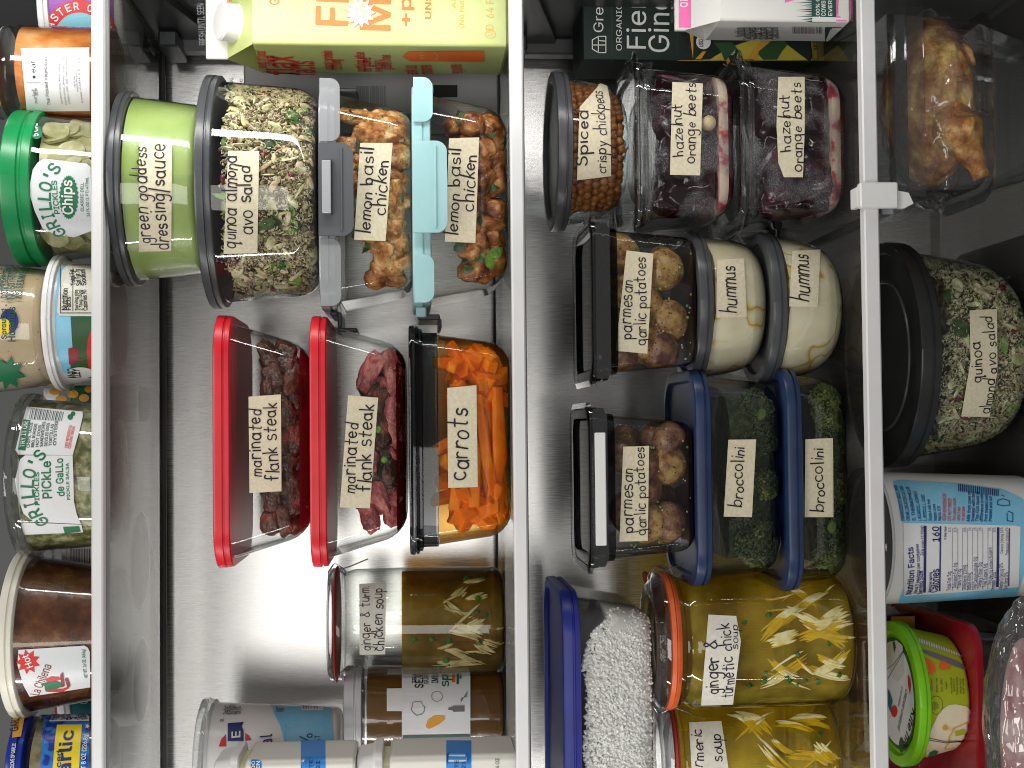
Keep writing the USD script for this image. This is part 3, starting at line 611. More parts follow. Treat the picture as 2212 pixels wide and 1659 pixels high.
# --- the middle stack
RB, RT = (.0790, .058, .026), (.0985, .0765, .028)
steak = container('glass_container', 'glass container of dark marinated flank steak with red lid, topmost of the middle stack', 'food container', -.0095, .028, .0845, .0665, RB, RT, .018, 'clear_glass', (.0135, .0065, .0035), 'red_lid', group=None)
tape(steak.t, steak.body, [(537, 857), (607, 852), (608, 1061), (539, 1065)], [('marinated', (564, 1030), (564, 882), 16), ('flank steak', (602, 1038), (596, 870), 16)])
steak2 = container('glass_container', 'glass container of pink marinated flank steak with red lid, directly on the carrots', 'food container', -.0105, .028, .0042, .0690, RB, RT, .018, 'clear_glass', (.0135, .0065, .0035), 'red_lid')
tape(steak2.t, steak2.body, [(752, 854), (817, 859), (799, 1098), (734, 1096)], [('marinated', (765, 1066), (774, 912), 16), ('flank steak', (800, 1062), (806, 874), 17)])
carrot = container('glass_container', 'glass container of carrot sticks in orange water with dark smoky lid, on the middle shelf', 'food container', -.0100, .028, SH2, .0800, (.0800, .058, .022), (.0905, .070, .024), .018, 'clear_glass', (.0085, .0055, .0030), 'smoke_plastic', rim='smoke_plastic')
part(carrot.t, 'lid_collar', up(loft([(0, .0895, .069, .023), (.018, .0898, .0693, .023)], capb=False, capt=False), .0615), 'smoke_plastic')
tape(carrot.t, carrot.body, [(966, 838), (1029, 832), (1032, 1052), (968, 1054)], [('carrots', (1008, 1038), (1012, 882), 25)], weight=.075)

# --- soup jars with glass lids, rubber rings and wire clips
def wire_clip(t, R, z0, z1, a, label=None):
    ca, sa = math.cos(a), math.sin(a)
    def P(r, w, z): return (r * ca - w * sa, r * sa + w * ca, z)
    pts = []
    for w in (-.006, .006):
        q = [P(R - .016, w, z1 + .001), P(R - .002, w, z1 + .0015), P(R + .0055, w, z1 - .003), P(R + .0065, w, (z0 + z1) / 2), P(R + .002, w, z0 - .002), P(R - .001, w, z0 - .005)]
        pts += q if w < 0 else q[::-1]
    d = part(t, 'wire_clip', tube(pts, .0007, 6), 'chrome_wire', smooth=True)
    part(d, 'wire_tail', tube([P(R + .003, 0, z0 - .001), P(R + .006, 0, z0 - .010), P(R + .013, 0, z0 - .026)], .0006, 5), 'chrome_wire', smooth=True)
def jar(label, x, yc, z, h, R, Rn, ringmat, level, tab=None, lid_h=.012, ring_w=.005, clip_angles=(0.15, math.pi - .15)):
    t = thing('soup_jar', label, 'jar', (x, yc, z))
    zs = h - lid_h - ring_w
    S = [(0, R - .010, R - .010, R - .010), (.0008, R - .006, R - .006, R - .006), (.004, R - .0022, R - .0022, R - .0022), (.009, R - .0004, R - .0004, R - .0004), (.014, R, R, R), (zs * .5, R + .0008, R + .0008, R + .0008),
         (zs - .016, R, R, R), (zs - .009, Rn + .001, Rn + .001, Rn + .001), (zs - .005, Rn + .0005, Rn + .0005, Rn + .0005), (zs - .003, Rn + .004, Rn + .004, Rn + .004), (zs, Rn + .004, Rn + .004, Rn + .004)]
    part(t, 'glass_body', loft(S, capt=False, k=14), 'clear_glass', smooth=50)
    part(t, 'rubber_ring', loft([(zs, Rn + .001, Rn + .001, Rn), (zs + .0004, Rn + .0045, Rn + .0045, Rn), (zs + ring_w * .4, Rn + .0055, Rn + .0055, Rn), (zs + ring_w * .5, Rn + .0046, Rn + .0046, Rn), (zs + ring_w * .6, Rn + .0055, Rn + .0055, Rn), (zs + ring_w, Rn + .0045, Rn + .0045, Rn), (zs + ring_w, Rn + .001, Rn + .001, Rn)], k=14), ringmat, smooth=40)
    zl = zs + ring_w + .0003
    part(t, 'glass_lid', loft([(zl, Rn + .002, Rn + .002, Rn), (zl + .001, Rn + .004, Rn + .004, Rn), (zl + .004, Rn + .0035, Rn + .0035, Rn), (zl + .006, Rn, Rn, Rn), (zl + lid_h - .002, Rn - .003, Rn - .003, Rn), (zl + lid_h - .0005, Rn - .006, Rn - .006, Rn), (zl + lid_h - .0005, Rn - .014, Rn - .014, Rn), (zl + lid_h - .005, Rn - .018, Rn - .018, Rn)], k=14), 'crystal', smooth=40)
    for a in clip_angles: wire_clip(t, Rn + .004, zs, zl + .006, a)
    if tab is not None:
        q = Polygon([(0, -.006), (.010, -.005), (.019, -.006), (.0245, -.003), (.0255, 0), (.0245, .003), (.019, .006), (.010, .005), (0, .006)])
        m_ = trimesh.creation.extrude_polygon(q, .0028, engine='earcut'); v = np.array(m_.vertices); v[:, 2] += -.0014 + .12 * 0; v[:, 0] += Rn + .003; v[:, 2] += (v[:, 0] - Rn) * .25
        v = v @ rotm(0, 0, tab).T; v[:, 2] += zs + ring_w / 2; part(t, 'ring_tab', (v, np.array(m_.faces)), ringmat, smooth=False)
    c = Box_(); c.t = t; c.S = S; c.pos = np.array((x, yc, z)); c.body = Body(S, c.pos); c.h = h
    return c
jarA = jar('tall glass jar half full of amber chicken soup with thin red ring', -.1800, .185, SH2, .1600, .0500, .0470, 'rubber_red', None, lid_h=.0055, ring_w=.0028, clip_angles=(math.pi - .35, .5))
tape(jarA.t, jarA.body, [(776, 1262), (834, 1259), (832, 1413), (777, 1414)], [('ginger & turm.', (801, 1405), (798, 1268), 12), ('chicken soup', (829, 1405), (826, 1272), 13)], mat='tape_white')
jarB = jar('glass jar of yellow chicken soup with bright orange rubber ring, whole in view', -.1865, .092, SH3, .1690, .0590, .0535, 'rubber_orange', None, tab=.9, lid_h=.011, ring_w=.0085)
tape(jarB.t, jarB.body, [(1530, 1328), (1590, 1331), (1600, 1385), (1583, 1521), (1514, 1523)], [('ginger &', (1551, 1497), (1546, 1382), 15), ('turmetic chick', (1582, 1504), (1574, 1346), 13), ('soup', (1594, 1402), (1592, 1350), 9)], mat='tape_white')
jarC = jar('glass jar of yellow chicken soup with red ring, beside the orange-ringed jar', -.2990, .135, SH3, .1580, .0580, .0525, 'rubber_red', None, lid_h=.010, ring_w=.0045, clip_angles=(.4,))
tape(jarC.t, jarC.body, [(1488, 1561), (1558, 1558), (1566, 1610), (1574, 1665), (1494, 1665)], [('turmeric', (1517, 1690), (1514, 1576), 13), ('n soup', (1562, 1672), (1555, 1586), 14)], mat='tape_white')

# --- the lower shelf
chick = container('glass_bowl', 'round glass bowl of roasted chickpeas with dark grey lid, on top of the beets', 'bowl', .2400, .024, zat(1371, 305, .03), .0600, (.056, .056, .056), (.0655, .0655, .0655), .024, 'teal_glass', (.0130, .0040, .0085), 'grey_lid')
tape(chick.t, chick.body, [(1308, 170), (1318, 218), (1320, 380), (1246, 389), (1252, 232)], [('Spiced', (1270, 358), (1268, 240), 15), ('crispy chickpeas', (1308, 374), (1300, 199), 12)])
ztop2 = zat(1590, 305, .03)
beet = container('glass_container', 'square glass container of beets with clear lid, fogged, holding up the chickpeas', 'food container', .2390, .024, ztop2 - .002, .0800, (.0600, .055, .028), (.0660, .061, .030), .014, 'fogged_glass', (.0100, .0050, .0030), 'clear_plastic', rim='crystal')
beet2 = container('glass_container', 'square glass container of beets with clear lid standing on the lower shelf', 'food container', .2400, .024, SH3, ztop2 - .002 - SH3 - .0085, (.0600, .055, .030), (.0680, .061, .030), .018, 'fogged_glass', (.0100, .0050, .0030), 'clear_plastic', rim='crystal')
for c in (beet, beet2):
    part(c.t, 'lid_flange', up(loft([(0, c.top[0] + .003, c.top[1] + .003, .02), (.0015, c.top[0] + .0105, c.top[1] + .0075, .024), (.0032, c.top[0] + .0105, c.top[1] + .0075, .024), (.0045, c.top[0] + .004, c.top[1] + .004, .02)], capb=False, capt=False), c.h + .0035), 'crystal')
    for sx in (-1, 1):
        part(c.t, 'side_clip', bx(sx * (c.top[0] + .0075) - .002, sx * (c.top[0] + .0075) + .002, -.022, .022, c.h - .016, c.h + .006, .0012), 'clear_plastic', smooth=False)
tape(beet.t, beet.body, [(1452, 178), (1518, 181), (1512, 379), (1447, 378)], [('hazelnut', (1476, 340), (1472, 226), 13), ('orange beets', (1501, 354), (1502, 181), 13)])
tape(beet2.t, beet2.body, [(1681, 167), (1738, 167), (1738, 276), (1734, 383), (1693, 383), (1681, 352), (1677, 270)], [('hazelnut', (1708, 330), (1704, 206), 13), ('orange beets', (1733, 372), (1728, 180), 13)])

hum2 = container('glass_bowl', 'round glass bowl of hummus with grey lid standing on the lower shelf', 'bowl', .1020, .028, SH3, .0660, (.0550, .0550, .0550), (.0640, .0640, .0640), .026, 'clear_glass', (.0130, .0035, .0085), 'grey_lid', bulge=.002)
zh1 = SH3 + hum2.toplid - .002
hum1 = container('glass_bowl', 'round glass bowl of hummus with grey lid, between the potatoes and the lower hummus', 'bowl', .1040, .028, zh1, .0600, (.0550, .0550, .0550), (.0620, .0620, .0620), .020, 'clear_glass', (.0125, .0040, .0085), 'grey_lid', bulge=.0015)
tape(hum1.t, hum1.body, [(1549, 562), (1607, 559), (1613, 685), (1547, 686)], [('hummus', (1589, 676), (1584, 576), 18)])
tape(hum2.t, hum2.body, [(1711, 543), (1772, 540), (1766, 664), (1704, 662)], [('hummus', (1745, 652), (1742, 552), 18)])
zp1 = zh1 + hum1.toplid - .002
POT = dict(base=(.0540, .050, .016), top=(.0610, .0575, .016))
def potato_box(label, x, z, h, band):
    c = container('snap_lid_container', label, 'food container', x, .024, z, h, POT['base'], POT['top'], .012, 'smoky_glass', (.0150, .0060, .0080), 'crystal_dark', rim='crystal')
    part(c.t, 'lid_flange', up(loft([(0, .0665, .063, .018), (.0015, .0712, .0665, .020), (.0045, .0712, .0665, .020), (.006, .0665, .063, .018)], capb=False, capt=False), c.toplid - .004), 'crystal', smooth=40)
    part(c.t, 'lid_handle', bx(-.066, .066, -.0692, -.0682, c.toplid - .014, c.toplid - .0015, .0004), 'crystal', smooth=False)
    if band: part(c.t, 'reflection_bar', bx(-.046, .046, -.0708, -.0693, c.toplid - .012, c.toplid - .003, .0006), 'white_plastic', smooth=False)  # opaque white bar standing in for a bright reflection on the lid front
    part(c.t, 'neck_band', up(loft([(0, .0612, .0577, .016), (.006, .0618, .0583, .016)], capb=False, capt=False), h - .0145), 'crystal_dark')
    return c
pot1 = potato_box('square glass container of roasted potatoes with clear lid, stacked on the hummus bowls', .1045, zp1, .0850, False)
tape(pot1.t, pot1.body, [(1353, 541), (1411, 548), (1398, 764), (1330, 758)], [('parmesan', (1362, 734), (1366, 606), 15), ('garlic potatoes', (1396, 746), (1393, 556), 14)])
broc2 = container('glass_container', 'glass container of broccolini with navy lid standing on the lower shelf', 'food container', -.0475, .028, SH3, .0520, (.0840, .058, .026), (.0900, .068, .028), .020, 'smoky_glass', (.0135, .0050, .0050), 'navy_lid')
zb = SH3 + broc2.toplid + .0005
zb1 = zb - .002
broc1 = container('glass_container', 'glass container of broccolini with navy lid, stacked under the clear-lidded potato container', 'food container', -.0450, .028, zb1, .0700, (.0800, .058, .026), (.0870, .068, .028), .018, 'smoky_glass', (.0135, .0050, .0050), 'navy_lid')
tape(broc1.t, broc1.body, [(1573, 950), (1633, 949), (1624, 1117), (1563, 1116)], [('broccolini', (1603, 1096), (1606, 966), 15)])
tape(broc2.t, broc2.body, [(1739, 949), (1799, 946), (1800, 1117), (1738, 1117)], [('broccolini', (1780, 1106), (1776, 968), 15)])
zp2 = zb1 + broc1.toplid - .002
pot2 = potato_box('square glass container of roasted potatoes with modelled reflection on clear lid, stacked on the broccolini', -.0515, zp2, .0840, True)
tape(pot2.t, pot2.body, [(1346, 965), (1402, 963), (1399, 1168), (1338, 1170)], [('parmesan', (1366, 1152), (1366, 1012), 15), ('garlic potatoes', (1396, 1156), (1390, 966), 13)])
zr = SH3 + jarB.h + .0015
rice = container('glass_container', 'glass container of white rice with bright blue lid, resting on the soup jars', 'food container', -.2440, .026, zr, .0700, (.0880, .062, .026), (.1010, .078, .028), .016, 'clear_glass', (.0150, .0060, .0050), 'blue_lid')

# --- the big salad bowl below the lower shelf
big = container('glass_bowl', 'large round glass bowl of quinoa salad with wide black lid, below the lower shelf', 'bowl', 0.0610, .012, FLOOR, .1090, (.0780, .0780, .0780), (.0965, .0965, .0965), .030, 'teal_glass', (.0185, .0050, .0120), 'black_lid')
part(big.t, 'lid_ring', up(loft([(0, .068, .068, .068), (.0012, .0670, .0670, .067), (.0012, .0655, .0655, .0655), (0, .0645, .0645, .0645)], capb=False, capt=False, k=16), big.toplid - .0030), 'grey_lid')
tape(big.t, big.body, [(2094, 671), (2153, 668), (2154, 802), (2137, 900), (2076, 899), (2096, 780)], [('quinoa', (2118, 826), (2117, 738), 15), ('almond avo salad', (2137, 892), (2142, 684), 13)])

# ------------------------------------------------------------------ shop-bought jars, tubs and cartons
def cv(ox, oy, s):
    """points read off an enlargement of the photograph -> picture units"""
    def f(*p): return [(ox + a / s, oy + b / s) for a, b in p]
    return f
def ell(cx, cy, rx, ry, n=28): return Polygon([(cx + rx * math.cos(t), cy + ry * math.sin(t)) for t in np.linspace(0, 2 * math.pi, n, endpoint=False)])
def star(cx, cy, r1, r2, n, a0=0): return Polygon([(cx + (r1 if k % 2 == 0 else r2) * math.cos(a0 + math.pi * k / n), cy + (r1 if k % 2 == 0 else r2) * math.sin(a0 + math.pi * k / n)) for k in range(2 * n)])
def bars(x0, x1, y0, y1, n, seed, along='y', fill_=.5):
    """a row of bars (bar code, ruled lines): boxes in picture units"""
    rng = random.Random(seed); out = []; 
    for k in range(n):
        if along == 'y':
            w = (x1 - x0) / n; a = x0 + k * w; out.append(sbox(a, y0, a + w * rng.uniform(.3, .75) * fill_ * 2 * .7, y1))
        else:
            w = (y1 - y0) / n; a = y0 + k * w; out.append(sbox(x0, a, x1, a + w * rng.uniform(.25, .8)))
    return out
def round_tub(name, label, cat, ypx, Yc, z, h, Rb, Rt, fil, mat_, lid=None, lidmat=None, x=None, wall='tub_wall', bulge=0):
    x = at(600, ypx, Yc)[0] if x is None else x
    return container(name, label, cat, x, Yc - Rt - (lid[1] if lid else 0), z, h, (Rb,) * 3, (Rt,) * 3, fil, mat_, lid, lidmat, wall=wall, bulge=bulge)

# --- top shelf
tj = round_tub('pickle_jar', 'glass jar of shredded orange vegetables with white label', 'jar', 162, .085, SH1, .0790, .0380, .0395, .006, 'clear_glass', wall='glass_body')
part(tj.t, 'neck', up(loft([(0, .0395, .0395, .039), (.004, .0372, .0372, .037), (.006, .0372, .0372, .037), (.008, .0385, .0385, .038), (.010, .0372, .0372, .037), (.013, .0385, .0385, .038), (.015, .0375, .0375, .037)], capb=False, capt=False), .0790), 'clear_glass', smooth=50)
part(tj.t, 'lid', up(loft(lid_secs(.0395, .0395, .0395, .016, lip=.004)), .0905), 'chrome_wire')
solo('shredded_vegetables', 'shredded orange pickled vegetables packed in the white-labelled jar', 'vegetables', fill(tj, .0025, .0760, gap=.0014), 'pickled_veg', kind='stuff')
lb = decal(tj.t, 'paper_label', tj.body, [(45, 105), (193, 103), (194, 239), (58, 240)], 'paper', .0004)
lettering(lb, tj.body, [('eat', (77, 158), (77, 132), 11), ('Thai Pickled Vegetables', (110, 226), (103, 123), 6.5)], 'black_print', .0007, bold=False)
lettering(lb, tj.body, [('Ingredients: carrot, daikon, vinegar, rice', (136, 224), (131, 124), 3.6), ('simple syrup, ginger, sugar, salt', (145, 226), (139, 122), 3.6), ('vinegar, chili, salt, red peppers', (152, 224), (146, 124), 3.6), ('eat by date', (163, 187), (162, 164), 3.4), ('refrigerate after opening', (170, 198), (166, 152), 3.4), ('keep cold 12-21', (180, 222), (173, 124), 3.4)], 'grey_print', .0007, bold=False)
decal(lb, 'printed_mark', tj.body, [ell(74, 166, 3.4, 3.4, 14), sbox(58, 177.6, 88, 178.4)], 'navy_print', .0007)
lettering(lb, tj.body, [('market', (82, 222), (76, 192), 4), ('eats', (83, 205), (80, 190), 4)], 'grey_print', .0007, hand=True, name='script_mark')

hp = zat(56, 410, .026) - SH1
pc = round_tub('pickle_tub', 'clear tub of pickle chips with bright green screw lid', 'tub', 410, .088, SH1, hp, .0560, .0625, .012, 'clear_plastic', (.0240, .0035, .0030), 'green_lid')
lb = decal(pc.t, 'printed_label', pc.body, [(65, 397), (71, 367), (82, 351), (96, 343), (188, 354), (196, 361), (199, 498), (160, 512), (118, 506), (92, 492), (75, 455), (66, 425)], 'paper_cool', .0004)
cw = cv(0, 0, 2.7484)
def arc_text(surf, text, cx, cy, r, a0, a1, hpx, mat_, parent, off=.0007, wpx=None, name='lettering'):
    """letters stood round an arc of the picture circle (angles in picture axes, degrees)"""
    ms = []
    for k, ch in enumerate(text):
        a = math.radians(a0 + (a1 - a0) * k / (len(text) - 1)); p = (cx + r * math.cos(a), cy + r * math.sin(a)); s = 1 if a1 > a0 else -1
        t = (-math.sin(a) * s, math.cos(a) * s); w = (wpx or hpx * .75) * (.45 if ch in "I'.1" else 1)
        ms.append(line_mesh(surf, ch, (p[0] - t[0] * w / 2, p[1] - t[1] * w / 2), (p[0] + t[0] * w / 2, p[1] + t[1] * w / 2), hpx, off, True))
    return part(parent, name, cat_mesh(ms), mat_, smooth=False)
arc_text(pc.body, "GRILLO'S", 205, 428, 95, 134, 216, 26, 'green_print', lb, wpx=21)
lettering(lb, pc.body, [('PICKLES', (130, 463), (123, 390), 11), ('CLASSIC DILL', (181, 457), (181, 395), 6), ('16 FL OZ (1 PT) 473mL', (194, 468), (191, 383), 5.5)], 'green_print', .0007)
bd = decal(lb, 'badge', pc.body, Polygon([(149 + (20 + 1.6 * (-1) ** k) * math.cos(t), 426 + (46 + 1.6 * (-1) ** k) * math.sin(t)) for k, t in enumerate(np.linspace(0, 2 * math.pi, 56, endpoint=False))]), 'green_print', .0007)
lettering(bd, pc.body, [('Chips', (159, 464), (156, 390), 21)], 'white_print', .0011)
cb = decal(pc.t, 'small_badge', pc.body, ell(79, 287, 12, 14), 'green_print', .0004); lettering(cb, pc.body, [('5 CAL', (84, 296), (81, 268), 8)], 'white_print', .0008)

bt = round_tub('butter_tub', 'white tub with blue and green printed side under the hummus tub', 'tub', 695, .086, SH1, zat(106, 695, .03) - SH1, .0440, .0530, .004, 'white_plastic', (.0085, .0045, .0015), 'white_plastic')
cw = cv(0, 521.2, 5.0386)
lb = decal(bt.t, 'printed_band', bt.body, cw((690, 262), (640, 310), (600, 640), (598, 900), (620, 1200), (680, 1400), (745, 1480), (1000, 1480), (1000, 262)), 'sky_print', .0004)
pn = decal(lb, 'nutrition_panel', bt.body, cw((735, 262), (680, 320), (640, 560), (622, 770), (650, 812), (1000, 815), (1000, 262)), 'cream_plastic', .0007)
decal(lb, 'printed_field', bt.body, cw((770, 818), (790, 1140), (770, 1340), (760, 1480), (1000, 1480), (1000, 818)), 'leaf_print', .0007)
decal(lb, 'red_swoosh', bt.body, cw((998, 960), (960, 1060), (945, 1200), (965, 1350), (998, 1400)), 'red_print', .0010)
decal(lb, 'printed_cow', bt.body, cw((745, 1160), (830, 1150), (860, 1180), (850, 1260), (905, 1275), (905, 1290), (835, 1295), (790, 1345), (755, 1330), (748, 1250)), 'maroon_print', .0010)
ov = decal(lb, 'oval_mark', bt.body, ell(174, 803, 30, 12), 'paper', .0013)
lettering(ov, bt.body, [('ANIC', (164, 813), (162, 794), 8), ('LLEY', (175, 812), (172, 794), 8)], 'black_print', .0017)
lettering(pn, bt.body, [('Nutrition', (146, 671), (147, 624), 10), ('Facts', (154, 671), (153, 642), 9), ('Serving size', (170, 671), (168, 627), 6), ('2 Tbsp. (30g)', (179, 671), (177, 627), 6), ('Calories 90', (190, 671), (187, 627), 8), ('Total Fat', (164, 618), (160, 584), 6), ('Sat Fat 7g', (176, 618), (172, 584), 6), ('Sodium', (187, 618), (184, 584), 6)], 'black_print', .0010)
decal(pn, 'rule', bt.body, [sbox(130.5, 575, 132, 676), sbox(131, 675.5, 199, 677), sbox(157, 580, 158.5, 672), sbox(155, 574, 199, 575)], 'black_print', .0010)

zt = bt.pos[2] + bt.toplid + .0006
ht = round_tub('hummus_tub', 'clear tub of tan hummus with green star, stacked on the white tub', 'tub', 706, .082, zt, .0600, .0480, .0555, .010, 'clear_plastic')
solo('hummus_spread', 'tan speckled hummus filling the tub with the green star', 'hummus', fill(ht, .002, .058, gap=.0012), 'hummus_tan', kind='stuff')
decal(ht.t, 'oval_mark', ht.body, ell(20, 694, 20, 27), 'navy_print', .0004)
decal(ht.t, 'yellow_mark', ht.body, ell(8, 706, 16, 18), 'yellow_print', .0007)
st = decal(ht.t, 'star', ht.body, star(18, 806, 38, 21, 8, .2), 'green_print', .0004)
lettering(ht.t, ht.body, [('Sprouted', (15, 733), (14, 668), 10), ('Hummus', (34, 739), (34, 664), 15), ('OMEGA-3', (5, 628), (19, 583), 9), ('DAIRY & GLUTEN FREE', (16, 646), (29, 575), 7), ('NO SOY-NO CANOLA', (32, 648), (46, 576), 8), ('NO SESAME SEED', (48, 646), (66, 580), 8)], 'dark_green_print', .0011)

def slab_pack(name, label, cat, x0, x1, y0, y1, z0, z1, m_, r=.006, prt='pouch'):
    pos = ((x0 + x1) / 2, (y0 + y1) / 2, z0); t = thing(name, label, cat, pos); hw, hd = (x1 - x0) / 2, (y1 - y0) / 2
    S = [(0, hw - .002, hd - .002, r), (.002, hw, hd, r), (z1 - z0 - .002, hw, hd, r), (z1 - z0, hw - .002, hd - .002, r)]
    part(t, prt, loft(S), m_, smooth=40); c = Box_(); c.t = t; c.body = Body(S, pos); c.pos = np.array(pos); return c
xa, xb = at(150, 915, .17)[0], at(150, 832, .17)[0]
po = slab_pack('chickpea_pouch', 'green pouch printed with chickpeas, behind the pickle tubs', 'pouch', xa, xb, .165, .225, SH1, SH1 + .06, 'leaf_print', .012)
decal(po.t, 'white_panel', po.body, [(95, 840), (128, 842), (120, 910), (92, 910)], 'paper', .0004)
decal(po.t, 'printed_chickpea', po.body, [ell(118, 847, 12, 7), ell(132, 862, 12, 7), ell(158, 852, 12, 8), ell(182, 860, 11, 8), ell(110, 885, 12, 7), ell(140, 880, 12, 8), ell(172, 884, 12, 8), ell(192, 842, 9, 7)], 'amber_print', .0008)
decal(po.t, 'green_panel', po.body, [(148, 838), (198, 838), (198, 846), (150, 846)], 'green_print', .0005)

pg = round_tub('pickle_tub', 'clear deli tub of chopped pickle relish with white label and clear lid', 'tub', 1020, .086, SH1, zat(28, 1020, .02) - SH1, .0590, .0640, .012, 'clear_plastic', (.0120, .0050, .0040), 'clear_plastic')
solo('chopped_pickle', 'chopped pickle relish filling the clear deli tub', 'relish', fill(pg, .0015, zat(34, 1020, .02) - SH1, gap=.0012), 'pico', kind='stuff')
cw = cv(0, 548.6, 2.7484)
lb = decal(pg.t, 'printed_label', pg.body, [cw((160, 908), (490, 938), (492, 965), (470, 1060), (432, 1195), (110, 1192), (92, 1165), (120, 1050)), cw((150, 1196), (120, 1220), (90, 1340), (105, 1440), (140, 1540), (200, 1588), (482, 1602), (455, 1540), (440, 1470), (432, 1196)), cw((140, 1592), (128, 1606), (150, 1665), (494, 1650), (484, 1605))], 'paper', .0004)
arc_text(pg.body, "GRILLO'S", 168, 1052, 95, 134, 220, 26, 'green_print', lb, wpx=21)
lettering(lb, pg.body, [('PICKLES', (86, 1092), (85, 1020), 9), ('PiCkLe', (113, 1078), (110, 996), 19), ('de GaLLo', (140, 1072), (136, 990), 15), ('PICKLE SALSA', (152, 1080), (149, 1000), 6)], 'green_print', .0007)
tb = decal(lb, 'green_block', pg.body, cw((108, 1162), (152, 1168), (182, 990), (140, 984)), 'green_print', .0007)
lettering(tb, pg.body, [('TRY IT ON:', (53, 968), (62, 912), 8)], 'white_print', .0011)
lettering(lb, pg.body, [(s, (64 + 9.6 * k, 968 - k * .8), (72 + 9 * k, 914 + 3 * (k % 3) - k * .6), 5.2) for k, s in enumerate(('CHIPS, TACOS', 'BBQ, BURGERS', 'HOT DOGS', 'SANDWICHES', 'DEVILED EGGS', 'TORTILLAS', 'OYSTERS'))], 'dark_green_print', .0007, name='list_lettering')
lettering(lb, pg.body, [('KEEP REFRIGERATED', (146, 968), (156, 920), 5), ('CONTAINS VINEGAR', (153, 970), (163, 922), 5)], 'red_print', .0007, name='red_lettering')
decal(lb, 'bar_code', pg.body, [Polygon(cw((172 + k * 9.5, 985 + k * .5), (172 + k * 9.5 + w, 985 + k * .5), (186 + k * 9.5 + w, 918 + k * 1.2), (186 + k * 9.5, 918 + k * 1.2))) for k, w in enumerate([3, 5, 2.5, 6, 3, 4, 6, 2.5, 5, 3, 6, 3, 4, 2.5, 5, 3, 6, 3, 5, 3, 4])], 'dark_green_print', .0007)
decal(lb, 'green_stamp', pg.body, [ell(152, 902, 6, 6), ell(158, 895, 5, 5), Polygon(cw((375, 1618), (470, 1612), (480, 1645), (385, 1655)))], 'green_print', .0007)

wt = round_tub('white_tub', 'plain white tub with a bar code, behind the relish and salsa tubs', 'tub', 1205, .175, SH1, .050, .0480, .0550, .005, 'white_plastic', (.008, .004, .002), 'white_plastic')
decal(wt.t, 'bar_code', wt.body, bars(158, 196, 1186, 1216, 11, 3, 'y'), 'black_print', .0004, size=.004)
lettering(wt.t, wt.body, [('www', (145, 1212), (144, 1190), 4), ('serve cold', (119, 1216), (117, 1184), 7)], 'grey_print', .0005)

sa = round_tub('salsa_tub', 'clear tub of red brown salsa with creamy white lid', 'tub', 1357, .090, SH1, zat(12, 1360, .02) - SH1, .0530, .0655, .006, 'clear_plastic', (.0120, .0050, .0040), 'cream_plastic')
solo('salsa', 'red brown salsa filling the tub with the creamy white lid', 'salsa', fill(sa, .0015, zat(16, 1360, .02) - SH1, gap=.0012), 'salsa', kind='stuff')
cw = cv(0, 1097.2, 2.9533)
lb = decal(sa.t, 'printed_label', sa.body, cw((118, 905), (540, 878), (562, 892), (574, 920), (576, 1142), (190, 1202), (150, 1130), (112, 1000)), 'paper_cool', .0004)
sb = decal(lb, 'burst', sa.body, star(61, 1429, 27, 17, 9, .3).intersection(sbox(36, 1380, 120, 1480)), 'red_print', .0007)
lettering(sb, sa.body, [('Hot', (73, 1440), (61, 1412), 13)], 'white_print', .0011)
lettering(lb, sa.body, [('La Chilena', (84, 1502), (112, 1438), 14)], 'maroon_print', .0007, hand=False, bold=False)
decal(lb, 'red_pepper', sa.body, [Polygon(cw((290, 1090), (330, 1072), (378, 1075), (395, 1090), (360, 1100), (300, 1105))), Polygon(cw((290, 1165), (340, 1150), (400, 1150), (440, 1135), (445, 1145), (400, 1170), (300, 1170)))], 'red_print', .0007)
decal(lb, 'green_pepper', sa.body, [Polygon(cw((268, 1120), (300, 1108), (360, 1100), (395, 1115), (400, 1135), (350, 1150), (290, 1160), (285, 1130)))], 'green_print', .0010)
decal(lb, 'striped_mark', sa.body, [Polygon(cw((385, 1060), (405, 1045), (415, 1130), (395, 1140))), Polygon(cw((415, 1085), (435, 1080), (452, 1130), (432, 1140)))], 'maroon_print', .0012)
lettering(lb, sa.body, [('NET WT. 16 OZ. (454g)', (190, 1463), (184, 1402), 6)], 'green_print', .0007, name='weight_lettering')

co = round_tub('coconut_tub', 'teal printed tub with white lid behind the salsa', 'tub', 1462, .180, SH1, .0550, .0400, .0430, .004, 'white_plastic', (.012, .003, .002), 'cool_white_plastic')
lb = decal(co.t, 'printed_band', co.body, [(128, 1470), (200, 1470), (200, 1548), (132, 1560)], 'teal_print', .0004)
decal(co.t, 'plum_band', co.body, [(116, 1478), (130, 1478), (134, 1556), (120, 1556)], 'maroon_print', .0007)
lettering(lb, co.body, [('COC', (169, 1520), (166, 1488), 17), ('CULT', (190, 1520), (188, 1484), 15)], 'white_print', .0008)

